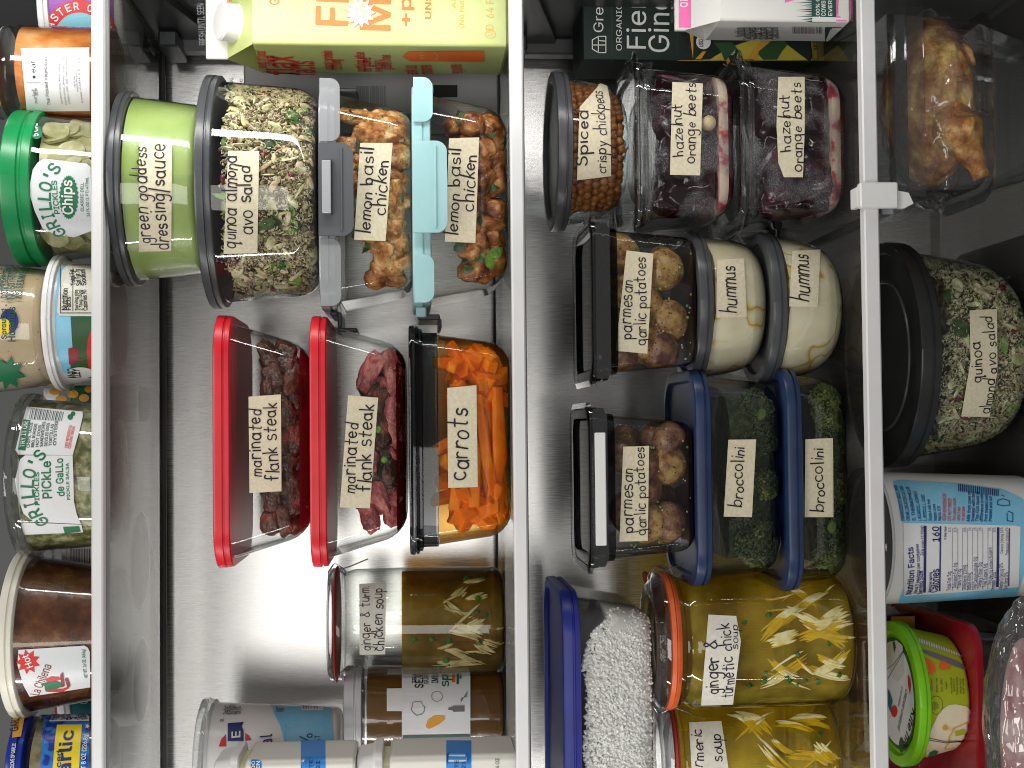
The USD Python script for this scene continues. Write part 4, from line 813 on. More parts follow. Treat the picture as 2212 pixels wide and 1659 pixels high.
ga = round_tub('garlic_jar', 'glass jar of minced garlic with royal blue lid and yellow label', 'jar', 1643, .070, SH1, zat(57, 1643, .03) - SH1 , .0410, .0425, .012, 'clear_glass', wall='glass_body')
part(ga.t, 'neck', up(loft([(0, .0425, .0425, .042), (.004, .0385, .0385, .038), (.008, .0380, .0380, .038)], capb=False, capt=False), ga.h), 'clear_glass', smooth=50)
zl = ga.h + .0045
part(ga.t, 'lid', up(loft(lid_secs(.0420, .0420, .042, .0130, lip=.005)), zl), 'royal_lid')
lidb = Body([(zl, .042, .042, .042), (zl + .013, .042, .042, .042)], ga.pos)
solo('minced_garlic', 'minced garlic filling the jar with the royal blue lid', 'garlic', fill(ga, .002, ga.h - .002, gap=.0014), 'garlic_mince', kind='stuff')
cw = cv(0, 1371.5, 5.771)
lb = decal(ga.t, 'printed_label', ga.body, cw((560, 900), (520, 1300), (500, 1700), (1115, 1700), (1115, 900)), 'garlic_blue', .0004)
pn = decal(lb, 'nutrition_panel', ga.body, cw((690, 922), (612, 1085), (1112, 1082), (1112, 910)), 'paper', .0007)
lettering(pn, ga.body, [('Nutrition', (117, 1557), (124, 1534), 7), ('Facts', (129, 1556), (133, 1540), 7), ('Serving', (142, 1556), (144, 1536), 6), ('Calories', (154, 1556), (156, 1536), 6), ('5', (166, 1556), (166, 1551), 9), ('Total Fat', (178, 1556), (180, 1536), 6), ('Sodium', (188, 1556), (189, 1536), 6)], 'navy_print', .0011)
yb = decal(lb, 'yellow_block', ga.body, cw((712, 1128), (1025, 1125), (1010, 1290), (985, 1700), (655, 1700), (690, 1290)), 'yellow_print', .0007)
lettering(yb, ga.body, [('Minced', (133, 1694), (134, 1622), 11), ('Garlic', (156, 1712), (160, 1579), 25)], 'navy_print', .0011)
lettering(lb, ga.body, [('NET WT 8 OZ (226.8g)', (186, 1694), (191, 1586), 9)], 'white_print', .0007)
decal(lb, 'printed_star', ga.body, star(189, 1570, 6, 2.6, 5), 'white_print', .0008)
yl = decal(ga.t, 'lid_stripe', lidb, cw((185, 975), (318, 968), (262, 1270), (150, 1285)), 'amber_print', .0004)
lettering(yl, lidb, [('GARLIC', (39, 1580), (49, 1543), 9)], 'black_print', .0008)
lettering(ga.t, lidb, [('1 TSP = 1 CLOVE OF GARLIC', (31, 1690), (35, 1606), 8)], 'white_print', .0005, name='lid_lettering')

nt = round_tub('dressing_tub', 'white tub with purple band and red round emblem, behind the shredded vegetables', 'tub', 30, .150, SH1, .0640, .0500, .0520, .004, 'white_plastic', (.010, .003, .002), 'white_plastic')
lb = decal(nt.t, 'purple_band', nt.body, [(88, -60), (88, 96), (246, 96), (246, -60)], 'purple_print', .0004)
rg = decal(lb, 'red_ring', nt.body, ell(172, 82, 82, 82, 48).intersection(sbox(0, -40, 300, 94)), 'red_print', .0007)
decal(rg, 'blue_disc', nt.body, ell(172, 82, 55, 55, 40).intersection(sbox(0, -40, 300, 93)), 'cyan_print', .0010)
arc_text(nt.body, 'ASTER', 172, 82, 61, 204, 264, 15, 'white_print', rg, off=.0012, wpx=13)
arc_text(nt.body, 'OWN', 172, 82, 61, 290, 335, 15, 'white_print', rg, off=.0012, wpx=13, name='second_lettering')

# --- gable-top cartons
def carton(name, label, xl, w, yf, dep, z, h, gable, fin, body_mat, fin_mat, roof_mat=None):
    pos = (xl + w / 2, yf + dep / 2, z); t = thing(name, label, 'carton', pos); hw, hd = w / 2, dep / 2
    S = [(0, hw - .003, hd - .003, .002), (.003, hw, hd, .003), (h, hw, hd, .003)]
    part(t, 'carton_body', loft(S, capt=False), body_mat, smooth=25)
    A, B, C_, D_ = (-hw, -hd, h), (hw, -hd, h), (hw, hd, h), (-hw, hd, h); g = h + gable
    Rl, Rr = (-hw, -.002, g), (hw, -.002, g); Rl2, Rr2 = (-hw, .002, g), (hw, .002, g); i = hd * .8
    Ml, Mr = (-hw + i, 0, g - .012), (hw - i, 0, g - .012)
    V = np.array([A, B, C_, D_, Rl, Rr, Rl2, Rr2, Ml, Mr])
    F = np.array([[0, 1, 5], [0, 5, 4], [2, 3, 6], [2, 6, 7], [3, 0, 8], [0, 4, 8], [6, 3, 8], [1, 2, 9], [5, 1, 9], [2, 7, 9]])
    part(t, 'gable_roof', (V, F), roof_mat or body_mat, smooth=False)
    part(t, 'top_fin', bx(-hw - .0005, hw + .0005, -.0022, .0022, g - .001, g + fin, .0008), fin_mat, smooth=False)
    c = Box_(); c.t = t; c.body = Body(S, pos); c.pos = np.array(pos); c.h = h; c.g = g; c.hw = hw; c.hd = hd
    roofS = [(h, hw, hd, .0005), (g, hw, .002, .0005)]; c.roof = Body(roofS, pos); c.finb = Body([(g - .001, hw, .0022, .0003), (g + fin, hw, .0022, .0003)], pos)
    return c
xl = at(800, 98, .028)[0]
fx = carton('milk_carton', 'lime green milk carton with orange print and white cap on the middle shelf', xl, .096, .028, .092, SH2, zat(545, 60, .028) - SH2, .026, .018, 'carton_green', 'carton_white')
lettering(fx.t, fx.body, [('FLAX', (750, 64), (750, -190), 76)], 'orange_print', .0004, size=None)
lettering(fx.t, fx.body, [('MILK', (842, 74), (842, -190), 72)], 'orange_print', .0004, size=None, name='title_lettering')
lettering(fx.t, fx.body, [('+protein', (887, 62), (888, -150), 24), ('UNSWEETENED', (931, 43), (932, -160), 13), ('GOOD', (603, 12), (602, -50), 20)], 'orange_print', .0004, size=None, name='orange_lettering')
lettering(fx.t, fx.body, [('(No nuts, no soy, no dairy)', (1002, 62), (1003, -150), 11), ('All plant power', (985, 20), (985, -150), 9), ('D  64 FL OZ (2 QT)', (1066, 66), (1067, -110), 17), ('U', (1064, 78), (1064, 70), 11)], 'amber_print', .0004, size=None, bold=False, name='small_lettering')
decal(fx.t, 'kosher_ring', fx.body, ell(1059, 74, 12, 9).difference(ell(1059, 74, 10.4, 7.4)).buffer(0) if False else [Polygon([(1059 + 12 * math.cos(a), 74 + 9 * math.sin(a)), (1059 + 12 * math.cos(a + .25), 74 + 9 * math.sin(a + .25)), (1059 + 10.6 * math.cos(a + .25), 74 + 7.6 * math.sin(a + .25)), (1059 + 10.6 * math.cos(a), 74 + 7.6 * math.sin(a))]) for a in np.arange(0, 6.2, .25)], 'amber_print', .0004, size=None)
decal(fx.t, 'burst_edge', fx.body, star(778, 28, 35, 24, 13), 'orange_print', .0008, size=None)
bu = decal(fx.t, 'burst', fx.body, star(778, 28, 33, 22, 13), 'carton_white', .0011, size=None)
lettering(bu, fx.body, [('VITAMIN D', (774, 50), (774, 8), 7), ('CALCIUM', (788, 46), (788, 10), 7)], 'amber_print', .0014, size=None)
# side panel, read along the side of the carton
decal(fx.t, 'side_banner', fx.body, [(868, 121), (884, 110), (1045, 109), (1046, 133), (886, 132)], 'orange_print', .0004, size=None)
decal(fx.t, 'printed_smile', fx.body, [sbox(908, 117, 917, 119), sbox(908, 122.5, 917, 124.5)] + [Polygon([(935 + 12 * math.cos(a), 121 + 8.5 * math.sin(a)), (935 + 12 * math.cos(a + .3), 121 + 8.5 * math.sin(a + .3)), (935 + 10.5 * math.cos(a + .3), 121 + 7.3 * math.sin(a + .3)), (935 + 10.5 * math.cos(a), 121 + 7.3 * math.sin(a))]) for a in np.arange(-1.35, 1.3, .3)], 'carton_green', .0007, size=None)
lettering(fx.t, fx.body, [('flax', (638, 162), (632, 121), 16), ('facts', (680, 162), (676, 132), 14), ('seeds of good', (576, 148), (573, 110), 6), ('omega', (595, 142), (592, 120), 6), ('plant protein', (720, 150), (717, 109), 6), ('3200mg', (739, 150), (736, 128), 6), ('nothing else', (790, 155), (787, 112), 6), ('no gums', (803, 155), (800, 124), 6), ('vegan', (828, 155), (826, 130), 6), ('gluten free', (846, 150), (843, 118), 6), ('ask us', (902, 160), (900, 140), 8), ('more', (935, 160), (932, 140), 8), ('recycle me', (1000, 158), (996, 138), 8)], 'red_print', .0004, size=None, name='side_lettering')
arc = fx.roof
lettering(fx.t, fx.finb, [('FRESH UNTIL SEEN', (446, 98), (440, 8), 15)], 'grey_print', .0004, size=None, name='fin_lettering', bold=False)
decal(fx.t, 'roof_mark', fx.roof, [star(489, 76, 14, 9, 7)], 'orange_print', .0005, size=None)
lettering(fx.t, fx.roof, [('UNSWEET', (500, 40), (500, -20), 11)], 'orange_print', .0005, size=None, name='roof_lettering')
# screw cap on the front slope
n_ = np.array([0, -1, fx.hd / .026]); n_ = np.array([0, -.026, fx.hd]); n_ /= np.linalg.norm(n_)
cp = loft([(-.004, .0195, .0195, .0195), (.0, .0195, .0195, .0195), (.0005, .0165, .0165, .0165), (.0125, .0158, .0158, .0158), (.014, .0145, .0145, .0145)], k=10)
R_ = np.column_stack([[1, 0, 0], np.cross(n_, [1, 0, 0]), n_]); cc = fx.body.local(onz(486, -30, fx.pos[2] + fx.h + .013)); cc = np.array([cc[0], -fx.hd * .33, fx.h + .0175])
part(fx.t, 'screw_cap', (cp[0] @ R_.T + cc, cp[1]), 'white_plastic')
gb = slab_pack('white_box', 'white printed carton standing behind the green milk carton', 'carton', at(800, 246, .17)[0], at(800, 246, .17)[0] + .088, .170, .255, SH2, SH2 + .235, 'carton_grey', .002, 'box')
decal(gb.t, 'bar_code', gb.body, bars(770, 835, 186, 232, 15, 5, 'y'), 'grey_print', .0004, size=None)
decal(gb.t, 'dark_block', gb.body, [(910, 184), (988, 184), (988, 210), (910, 212)], 'seam', .0004, size=None)
lettering(gb.t, gb.body, [('100%', (505, 214), (504, 168), 8), ('organic', (525, 225), (524, 170), 8)], 'maroon_print', .0004, size=None)

xl = at(1700, 46, .024)[0]
mk = carton('milk_carton', 'white milk carton with pink top band and dark green base on the lower shelf', xl, .090, .024, .060, SH3 , zat(1556, 30, .024) - SH3, .024, .009, 'carton_white', 'carton_white')
decal(mk.t, 'pink_block', mk.body, [(1806, 45), (1842, 45.5), (1842, -150), (1806, -150)], 'pink_print', .0004, size=None)
gp = decal(mk.t, 'green_block', mk.body, [(1753, 48), (1806, 49), (1806, -150), (1753, -150)], 'dark_green_print', .0003, size=None)
decal(mk.t, 'grass_edge', mk.body, [Polygon([(1754, y), (1754, y - 3), (1738 - 10 * (k % 3), y - 1.5 + 2 * (k % 2))]) for k, y in enumerate(range(47, -60, -5))], 'dark_green_print', .0006, size=None)
lettering(gp, mk.body, [('100% GRASS FED', (1770, 42), (1769, -60), 8), ('COWS ON PASTURE', (1783, 36), (1782, -70), 9), ('EVERY DAY', (1797, 36), (1796, -40), 8)], 'white_print', .0007, size=None)
lettering(mk.t, mk.body, [('WHOLE', (1722, 8), (1721, -150), 26)], 'pink_print', .0004, size=None)
decal(mk.t, 'green_side', mk.body, [(1782, 58), (1818, 58), (1818, 88), (1782, 88)], 'dark_green_print', .0004, size=None)
decal(mk.t, 'bar_code', mk.body, bars(1712, 1778, 57, 72, 22, 8, 'y'), 'black_print', .0004, size=None)
lettering(mk.t, mk.body, [('Nutrition', (1610, 78), (1608, 58), 6), ('Serving size', (1622, 84), (1620, 58), 5), ('Calories', (1634, 84), (1632, 58), 5), ('Total Fat', (1646, 84), (1644, 58), 5), ('Sodium', (1658, 84), (1656, 58), 5), ('Vitamin D', (1670, 84), (1668, 58), 5), ('Calcium', (1682, 84), (1680, 58), 5)], 'grey_print', .0004, size=None, name='side_lettering')
decal(mk.t, 'pink_band', mk.roof, [(1466, -60), (1466, 60), (1492, 60), (1492, -60)], 'pink_print', .0005, size=None)
lettering(mk.t, mk.roof, [('ORGANIC', (1485, 16), (1485, -60), 15)], 'white_print', .0010, size=None, name='roof_lettering')
lettering(mk.t, mk.finb, [('BEST BY 12 14', (1456, 50), (1456, -20), 7)], 'black_print', .0004, size=None, name='fin_lettering')

ty = .138
xr = at(1400, 130, ty)[0]
tx = slab_pack('tea_box', 'dark green and yellow box lettered in white, behind the beets', 'box', xr, xr + .085, ty, ty + .07, SH3, zat(1257, 110, ty), 'box_green', .0012, 'box')
cw = cv(1097.2, 0, 2.688)
lettering(tx.t, tx.body, [('Green', (1303, 72), (1303, -22), 21), ('ORGANIC', (1343, 111), (1343, 7), 12), ('Fiery', (1395, 111), (1395, -36), 41), ('Ginger', (1445, 117), (1445, -66), 44)], 'white_print', .0004, size=None, bold=False, name='title_lettering')
decal(tx.t, 'printed_rule', tx.body, [sbox(1320.5, -100, 1322, 131)], 'white_print', .0004, size=None)
L2 = lambda pts, w=1.1: LineString(pts).buffer(w, 2)
decal(tx.t, 'house_mark', tx.body, [L2(q) for q in (cw((568, 212), (568, 306), (525, 306), (490, 285), (490, 232), (525, 212), (568, 212)), cw((525, 212), (525, 306)), cw((568, 262), (525, 262), (490, 262)), cw((568, 240), (525, 235)))], 'white_print', .0004, size=None)
am = decal(tx.t, 'amber_strip', tx.body, [(1464, -100), (1464, 130.5), (1497, 130.5), (1497, -100)], 'amber_print', .0004, size=None)
lettering(am, tx.body, [('FOR 2', (1486, 116), (1486, 50), 11)], 'black_print', .0008, size=None)
ye = decal(tx.t, 'yellow_panel', tx.body, [(1497.5, -100), (1497.5, 130.5), (1779, 130.5), (1779, -100)], 'mustard_print', .0004, size=None)
decal(ye, 'printed_leaf', tx.body, [cw((1195, 250), (1235, 300), (1255, 348), (1325, 348), (1335, 290), (1300, 248)), cw((1480, 348), (1455, 320), (1450, 280), (1500, 245), (1590, 230), (1625, 255), (1590, 300), (1560, 348))], 'leaf_print', .0008, size=None)
decal(ye, 'printed_root', tx.body, [cw((1390, 345), (1420, 290), (1470, 240), (1520, 245), (1455, 300), (1440, 345)), cw((1085, 345), (1130, 300), (1150, 300), (1120, 345))], 'amber_print', .0011, size=None)
sd = decal(ye, 'round_seal', tx.body, ell(1519, 91, 18, 18), 'black_print', .0008, size=None)
decal(sd, 'seal_face', tx.body, [ell(1519, 91, 16, 16)], 'white_print', .0011, size=None)
lettering(sd, tx.body, [('USDA', (1518, 103), (1518, 80), 9)], 'black_print', .0014, size=None)
lettering(ye, tx.body, [('21 x 2', (1752, 109), (1752, 86), 7), ('42.0 g', (1764, 110), (1764, 80), 7)], 'black_print', .0008, size=None)

# --- yoghurt tub standing on the broth jar, and the two cartons in front
bj = round_tub('broth_jar', 'glass jar of brown broth with white screw lid, behind the soup jar', 'jar', 1552, .205, SH2, zat(782, 1545, .16) - SH2, .0460, .0470, .006, 'clear_glass', wall='glass_body')
part(bj.t, 'lid', up(loft(lid_secs(.0470, .0470, .047, .0165, lip=.005)), bj.h + .0005), 'cool_white_plastic')
solo('broth', 'brown broth filling the jar with the white screw lid', 'broth', fill(bj, .002, bj.h - .004, gap=.0015), 'broth_brown', kind='stuff')
cw = cv(384, 1179.5, 2.7807)
lb = decal(bj.t, 'paper_label', bj.body, cw((1346, 735), (1740, 735), (1757, 755), (1757, 1160), (1346, 1160)), 'paper', .0004)
decal(lb, 'white_patch', bj.body, cw((1256, 857), (1350, 855), (1350, 992), (1256, 992)), 'white_print', .0005)
lettering(lb, bj.body, [('TRUE', (900, 1477), (900, 1456), 7), ('SEAFOOD', (914, 1488), (914, 1436), 10), ('SUPER', (925, 1479), (925, 1450), 6), ('IMMUNITY', (946, 1477), (946, 1440), 8)], 'black_print', .0008)
lettering(lb, bj.body, [('sp', (968, 1484), (966, 1458), 10)], 'green_print', .0008, hand=True, name='script_lettering')
decal(lb, 'pill_mark', bj.body, [Polygon(cw((1648, 760), (1668, 760), (1666, 822), (1646, 822)))], 'orange_print', .0008)
decal(lb, 'green_mark', bj.body, [Polygon(cw((1676, 760), (1690, 760), (1688, 832), (1674, 832))), Polygon(cw((1694, 770), (1706, 768), (1704, 800), (1692, 800)))], 'green_print', .0008)
decal(lb, 'printed_nut', bj.body, cw((1490, 1085), (1500, 1045), (1545, 1018), (1600, 1020), (1606, 1040), (1570, 1070), (1510, 1098)), 'amber_print', .0008)
rngd = random.Random(5)
decal(lb, 'line_drawing', bj.body, [L2(cw(*[(1440 + 42 * math.cos(t) * rngd.uniform(.75, 1.1), 972 + 48 * math.sin(t) * rngd.uniform(.75, 1.1)) for t in np.linspace(0, 6.28, 16)]), .7), L2(cw(*[(1557 + 33 * math.cos(t), 905 + 30 * math.sin(t)) for t in np.linspace(0, 6.28, 18)]), .6)] + [L2(cw((1700, 940 - 8 * k), (1740, 875 + 10 * k)), .6) for k in range(4)], 'grey_print', .0008)
decal(lb, 'printed_bottle', bj.body, [Polygon(cw((1625, 972), (1650, 966), (1655, 960), (1722, 958), (1722, 995), (1655, 997), (1650, 988), (1625, 985)))], 'grey_print', .0008)
decal(lb, 'green_foot', bj.body, [Polygon(cw((1350, 1135), (1755, 1128), (1755, 1165), (1350, 1165)))], 'dark_green_print', .0008)

yz = bj.pos[2] + bj.h + .0165 + .001
yt = round_tub('yoghurt_tub', 'white and blue yoghurt tub with clear lid, standing on the broth jar', 'tub', 1652, .150, yz, zat(440, 1650, .10) - yz, .0490, .0560, .006, 'white_plastic', (.0120, .0040, .0030), 'clear_plastic')
decal(yt.t, 'blue_field', yt.body, cw((560, 935), (575, 1000), (615, 1080), (642, 1180), (650, 1400), (940, 1400), (940, 1200), (918, 935)), 'sky_print', .0004)
fg = decal(yt.t, 'navy_flag', yt.body, cw((300, 1066), (396, 1058), (384, 1082), (396, 1110), (396, 1172), (300, 1172)), 'navy_print', .0004)
lettering(fg, yt.body, [('E', (519, 1596), (519, 1580), 16)], 'white_print', .0009)
decal(yt.t, 'red_arc', yt.body, [cw((290, 1130), (262, 1160), (246, 1205), (292, 1205)), cw((405, 1124), (428, 1140), (444, 1166), (405, 1172))], 'red_print', .0004)
lettering(yt.t, yt.body, [('Total', (590, 1668), (588, 1586), 26), ('2%', (677, 1634), (675, 1585), 27), ('MILKFAT', (693, 1654), (692, 1588), 12)], 'navy_print', .0009, bold=False)
lettering(yt.t, yt.body, [('Perfect', (497, 1544), (497, 1526), 7), ('By Nature', (509, 1544), (509, 1524), 7), ('for you', (520, 1544), (520, 1528), 7), ('R', (484, 1560), (484, 1554), 6), ('NET', (612, 1539), (612, 1528), 6)], 'grey_print', .0009, name='small_lettering')
decal(yt.t, 'printed_window', yt.body, cw((745, 945), (875, 945), (875, 992), (745, 992)), 'paper', .0009)
decal(yt.t, 'window_print', yt.body, bars(655, 690, 1522, 1533, 6, 2), 'grey_print', .0012)

def square_carton(label, ytop, z, h, hcap, xb):
    yf = .014; x0 = at(900, 1634, yf)[0]; w = .070; pos = (x0 - w / 2, yf + .035, z); t = thing('white_carton', label, 'carton', pos)
    S = [(0, .033, .033, .004), (.002, .035, .035, .006), (h - .002, .035, .035, .006), (h, .033, .033, .006)]
    part(t, 'carton_body', loft(S), 'carton_cream', smooth=30)
    part(t, 'neck', up(loft([(0, .031, .031, .012), (.006, .031, .031, .012)], capb=False), h), 'yellowish_plastic', smooth=30)
    part(t, 'cap', up(loft([(0, .036, .036, .014), (.0008, .0372, .0372, .014), (.0062, .0372, .0372, .014), (.0075, .0355, .0355, .014), (.009, .0340, .0340, .014), (hcap - .002, .0325, .0325, .014), (hcap, .0305, .0305, .014)]), h + .0055), 'white_plastic', smooth=40)
    c = Box_(); c.t = t; c.body = Body(S, pos); c.top = z + h + .0055 + hcap; return c
pbr('yellowish_plastic', (.62, .60, .40), rough=.4)
zb_ = zat(842, 1640, .02); cB = square_carton('white carton with blue band and white cap, lower of the two at the corner', 1612, SH2, zb_ - SH2, .0215, 1085)
decal(cB.t, 'blue_band', cB.body, [(964, 1600), (964, 1700), (1018, 1700), (1018, 1600)], 'blue_print', .0004)
lettering(cB.t, cB.body, [('WHITE', (990, 1690), (990, 1642), 8), ('2021', (1005, 1680), (1005, 1644), 8)], 'navy_print', .0008)
lettering(cB.t, cB.body, [('4 OZ', (1078, 1660), (1078, 1638), 8)], 'grey_print', .0005, name='small_lettering')
zc_ = cB.top + .0005; cA = square_carton('white carton with blue band and blue badge, standing on the other white carton', 1612, zc_, zat(531, 1640, .02) - zc_, .0205, 769)
decal(cA.t, 'blue_band', cA.body, [(650, 1600), (650, 1700), (703, 1700), (703, 1600)], 'blue_print', .0004)
lettering(cA.t, cA.body, [('WHITE', (676, 1690), (676, 1642), 8), ('2021', (691, 1680), (691, 1644), 8)], 'navy_print', .0008)
bd = decal(cA.t, 'blue_badge', cA.body, [(542, 1644), (546, 1641), (561, 1642), (565, 1646), (565, 1700), (542, 1700)], 'blue_print', .0004)
lettering(bd, cA.body, [('COO', (551, 1672), (551, 1645), 7), ('GEN', (562, 1674), (562, 1645), 8)], 'white_print', .0008)

# ------------------------------------------------------------------ below the lower shelf
nf = round_tub('yoghurt_tub', 'white and blue yoghurt tub with a nutrition panel, beside the big salad bowl', 'tub', 1183, .075, FLOOR, zat(1928, 1183, .018) - FLOOR, .0520, .0575, .008, 'white_plastic', (.0100, .0035, .0020), 'clear_plastic')
cw = cv(1810.4, 987.5, 2.4703)
bl = decal(nf.t, 'blue_field', nf.body, cw((292, 130), (330, 122), (640, 140), (870, 170), (940, 200), (990, 230), (990, 620), (945, 760), (905, 790), (395, 818), (322, 768), (348, 700), (345, 360)), 'sky_print', .0004)
pn = decal(bl, 'nutrition_panel', nf.body, cw((347, 352), (940, 366), (972, 372), (962, 690), (850, 702), (352, 738)), 'paper', .0007)
lettering(pn, nf.body, [('Nutrition Facts', (1968, 1282), (1971, 1181), 11), ('About 5 servings per container', (1979, 1280), (1983, 1174), 6), ('Serving Size', (1991, 1281), (1992, 1231), 7), ('3/4 cup (170g)', (1994, 1200), (1994, 1136), 7), ('Amount per serving', (2010, 1277), (2012, 1234), 5), ('Calories', (2024, 1277), (2027, 1227), 12), ('160', (2028, 1172), (2027, 1138), 15), ('% Daily Value', (2043, 1166), (2043, 1138), 5)], 'navy_print', .0011)
rows = [('Total Fat 5g', 2053, 0, '11%'), ('Saturated Fat 6g', 2065, 5, '21%'), ('Trans Fat 0g', 2075, 5, ''), ('Cholesterol 20mg', 2086, 0, '10%'), ('Sodium 60mg', 2097, 0, '3%'), ('Total Carbohydrate 6g', 2108, 0, '2%'), ('Dietary Fiber 0g', 2119, 5, '0%'), ('Total Sugars 6g', 2130, 5, ''), ('Includes 0g Added Sugars', 2140, 10, '0%'), ('Protein 16g', 2150, 0, '33%'), ('Vitamin D 0mcg 0%', 2165, 0, 'Calcium 200mg 15%'), ('Iron 0mg 0%', 2176, 0, 'Potassium 250mg 6%')]
lettering(pn, nf.body, [(s, (x - 1, 1273 - i - .25 * k), (x, 1273 - i - .25 * k - len(s) * 3.3), 6.2) for k, (s, x, i, r) in enumerate(rows)] + [(r, (x, 1141 + len(r) * 3.2), (x, 1140), 6.2) for s, x, i, r in rows if r], 'navy_print', .0011, bold=False, name='table_lettering')
decal(pn, 'printed_rule', nf.body, [Polygon(cw((452, 718), (466, 717), (470, 368), (456, 367))), Polygon(cw((536, 710), (544, 709), (548, 370), (540, 369))), Polygon(cw((841, 688), (855, 687), (858, 376), (845, 375))), Polygon(cw((905, 682), (911, 682), (914, 380), (908, 380)))] + [sbox(x + 2.6, 1141, x + 3.3, 1274 - k * .5) for k, (s, x, i, r) in enumerate(rows[:9])], 'navy_print', .0011, size=.008)
lettering(bl, nf.body, [(s, (1810.4 + x / 2.4703, 1126), (1810.4 + (x + dx) / 2.4703, e), 6.2) for s, x, dx, e in (('INGREDIENTS: MILK, SKIM', 352, -40, 1050), ('CREAM, LIVE ACTIVE CULTURES', 382, -40, 1051), ('S. THERMOPHILUS', 412, -35, 1053), ('L. BULGARICUS, L. ACIDOPHILUS', 442, -25, 1063), ('L. BIFIDUS, L. CASEI', 470, -12, 1070), ('Grade A milk from', 498, -10, 1080), ('happy cows', 524, -8, 1090), ('Plant no. 0153', 548, -6, 1094))] + [(s, (1810.4 + x / 2.4703, 1128), (1810.4 + (x + 4) / 2.4703, e), 6) for s, x, e in (('Milk from cows not', 700, 1062), ('treated with rbst.', 722, 1064), ('The FDA found no', 745, 1064), ('difference in milk', 768, 1068), ('from treated cows', 792, 1070), ('treated and not', 815, 1074))], 'navy_print', .0008, name='small_lettering')
lettering(bl, nf.body, [(s, (1810.4 + x / 2.4703, 1126), (1810.4 + (x + 2) / 2.4703, e), 6.4) for s, x, e in (('KEEP REFRIGERATED', 572, 1068), ('DO NOT FREEZE', 600, 1078), ('Once opened, consume', 624, 1078), ('within 5 days', 648, 1096), ('for best taste', 672, 1096))], 'red_print', .0008, name='red_lettering')
decal(nf.t, 'bar_code', nf.body, [Polygon(cw((640 + k * 10, 186 + k * 1.2), (645 + k * 10, 186 + k * 1.2), (645 + k * 10, 146 + k * 1.4), (640 + k * 10, 146 + k * 1.4))) for k in range(22)], 'navy_print', .0009)
decal(nf.t, 'recycling_mark', nf.body, [L2(cw(*q), .8) for q in (((880, 225), (852, 232), (848, 255), (880, 262), (915, 258), (912, 236), (880, 225)), ((905, 290), (930, 300), (930, 345), (900, 340), (900, 300)), ((870, 205), (885, 212)))], 'navy_print', .0009)

# red-lidded tray with the lime-lidded tub standing on it
rz_ = zat(2130, 1480, .015)
rt = thing('red_tray', 'red plastic lidded food tray under the lime lidded tub', 'tray', (at(2000, 1520, .12)[0] , .122, FLOOR))
zf = rz_ - FLOOR
part(rt, 'tray_body', loft(profile(zf, (.070, .085, .02), (.077, .098, .02), .008), capt=False), 'tray_plastic', smooth=40)
part(rt, 'flange', up(loft([(0, .081, .102, .022), (.001, .0835, .1045, .022), (.006, .0835, .1045, .022), (.0075, .081, .102, .022)], capb=False), zf), 'ruby_plastic', smooth=40)
dome = up(loft([(0, .0770, .0390, .02), (.010, .0750, .0370, .02), (.050, .0700, .0320, .02), (.056, .0660, .028, .018)], capb=False), zf + .0076)
part(rt, 'red_dome', (dome[0] + np.array([0, .0600, 0]), dome[1]), 'red_plastic', smooth=40)
part(rt, 'orange_sticker', bx(.045, .0755, .0195, .0205, zf + .012, zf + .034), 'amber_print', smooth=False)
rx = rt.pos[0]
solo('tray_food', 'dark red food seen through the red tray lid', 'food', loft([(0, .06, .03, .02), (.02, .064, .03, .02), (.032, .04, .02, .02)])[0] * [1, .9, 1] + np.array([rx, rt.pos[1] + .060, FLOOR + zf + .009]) if False else (loft([(0, .06, .027, .02), (.02, .062, .027, .02), (.032, .04, .018, .015)])[0] + np.array([rx, rt.pos[1] + .060, FLOOR + zf + .009]), loft([(0, .06, .027, .02), (.02, .062, .027, .02), (.032, .04, .018, .015)])[1]), 'meat_red')
lz0 = FLOOR + zf + .0080
lm = round_tub('cream_cheese_tub', 'cream cheese tub with bright lime green lid standing on the red tray', 'tub', 1530, .075, lz0, zat(2008, 1505, .012) - lz0, .0480, .0575, .004, 'olive_print', (.0110, .0045, .0030), 'lime_lid')
tp = Plane(lm.pos, lm.toplid - .003)
part(lm.t, 'lid_inset', up(loft([(0, .0475, .0475, .047), (.0012, .0475, .0475, .047)], capb=False, k=14), lm.toplid - .0030), 'lime_inner')
tp.zz = lm.toplid - .0018
lidface = part(lm.t, 'lid_label', up(loft([(0, .0440, .0440, .044), (.0004, .0440, .0440, .044)], capb=False, k=14), lm.toplid - .0018), 'paper')
tp.zz += .0005
cw = cv(1865.3, 1289.2, 4.4878)
def lidtext(lines, m_, name): return part(lidface, name, cat_mesh([line_mesh(tp, s, a, b, h, .0002, True, size=None) for s, a, b, h in lines]), m_, smooth=False)
P = lambda a, b: cw((a, b))[0]
lidtext([('Kite hill', P(478, 1065), P(382, 1440), 16)], 'black_print', 'lettering')
lidtext([('CREAM CHEESE', P(412, 880), P(330, 1275), 9), ('STYLE SPREAD', P(372, 860), P(335, 1050), 6)], 'grey_print', 'small_lettering')
decal(lidface, 'printed_spread', tp, [cw((225, 560), (260, 440), (320, 420), (380, 470), (392, 600), (385, 760), (340, 830), (290, 790), (240, 640))], 'carton_cream', .0002, size=None)
decal(lidface, 'printed_almond', tp, [ell(*P(300, 1110), 7, 13), Polygon(cw((430, 752), (455, 790), (462, 870), (452, 950), (436, 860)))], 'red_print', .0003, size=None)
decal(lidface, 'green_badge', tp, [ell(*P(370, 1435), 5, 17), Polygon(cw((285, 440), (305, 430), (318, 490), (300, 550)))], 'leaf_print', .0003, size=None)
decal(lidface, 'blue_tab', tp, [cw((232, 880), (262, 930), (285, 1010), (262, 1120), (236, 1040))], 'teal_print', .0003, size=None)
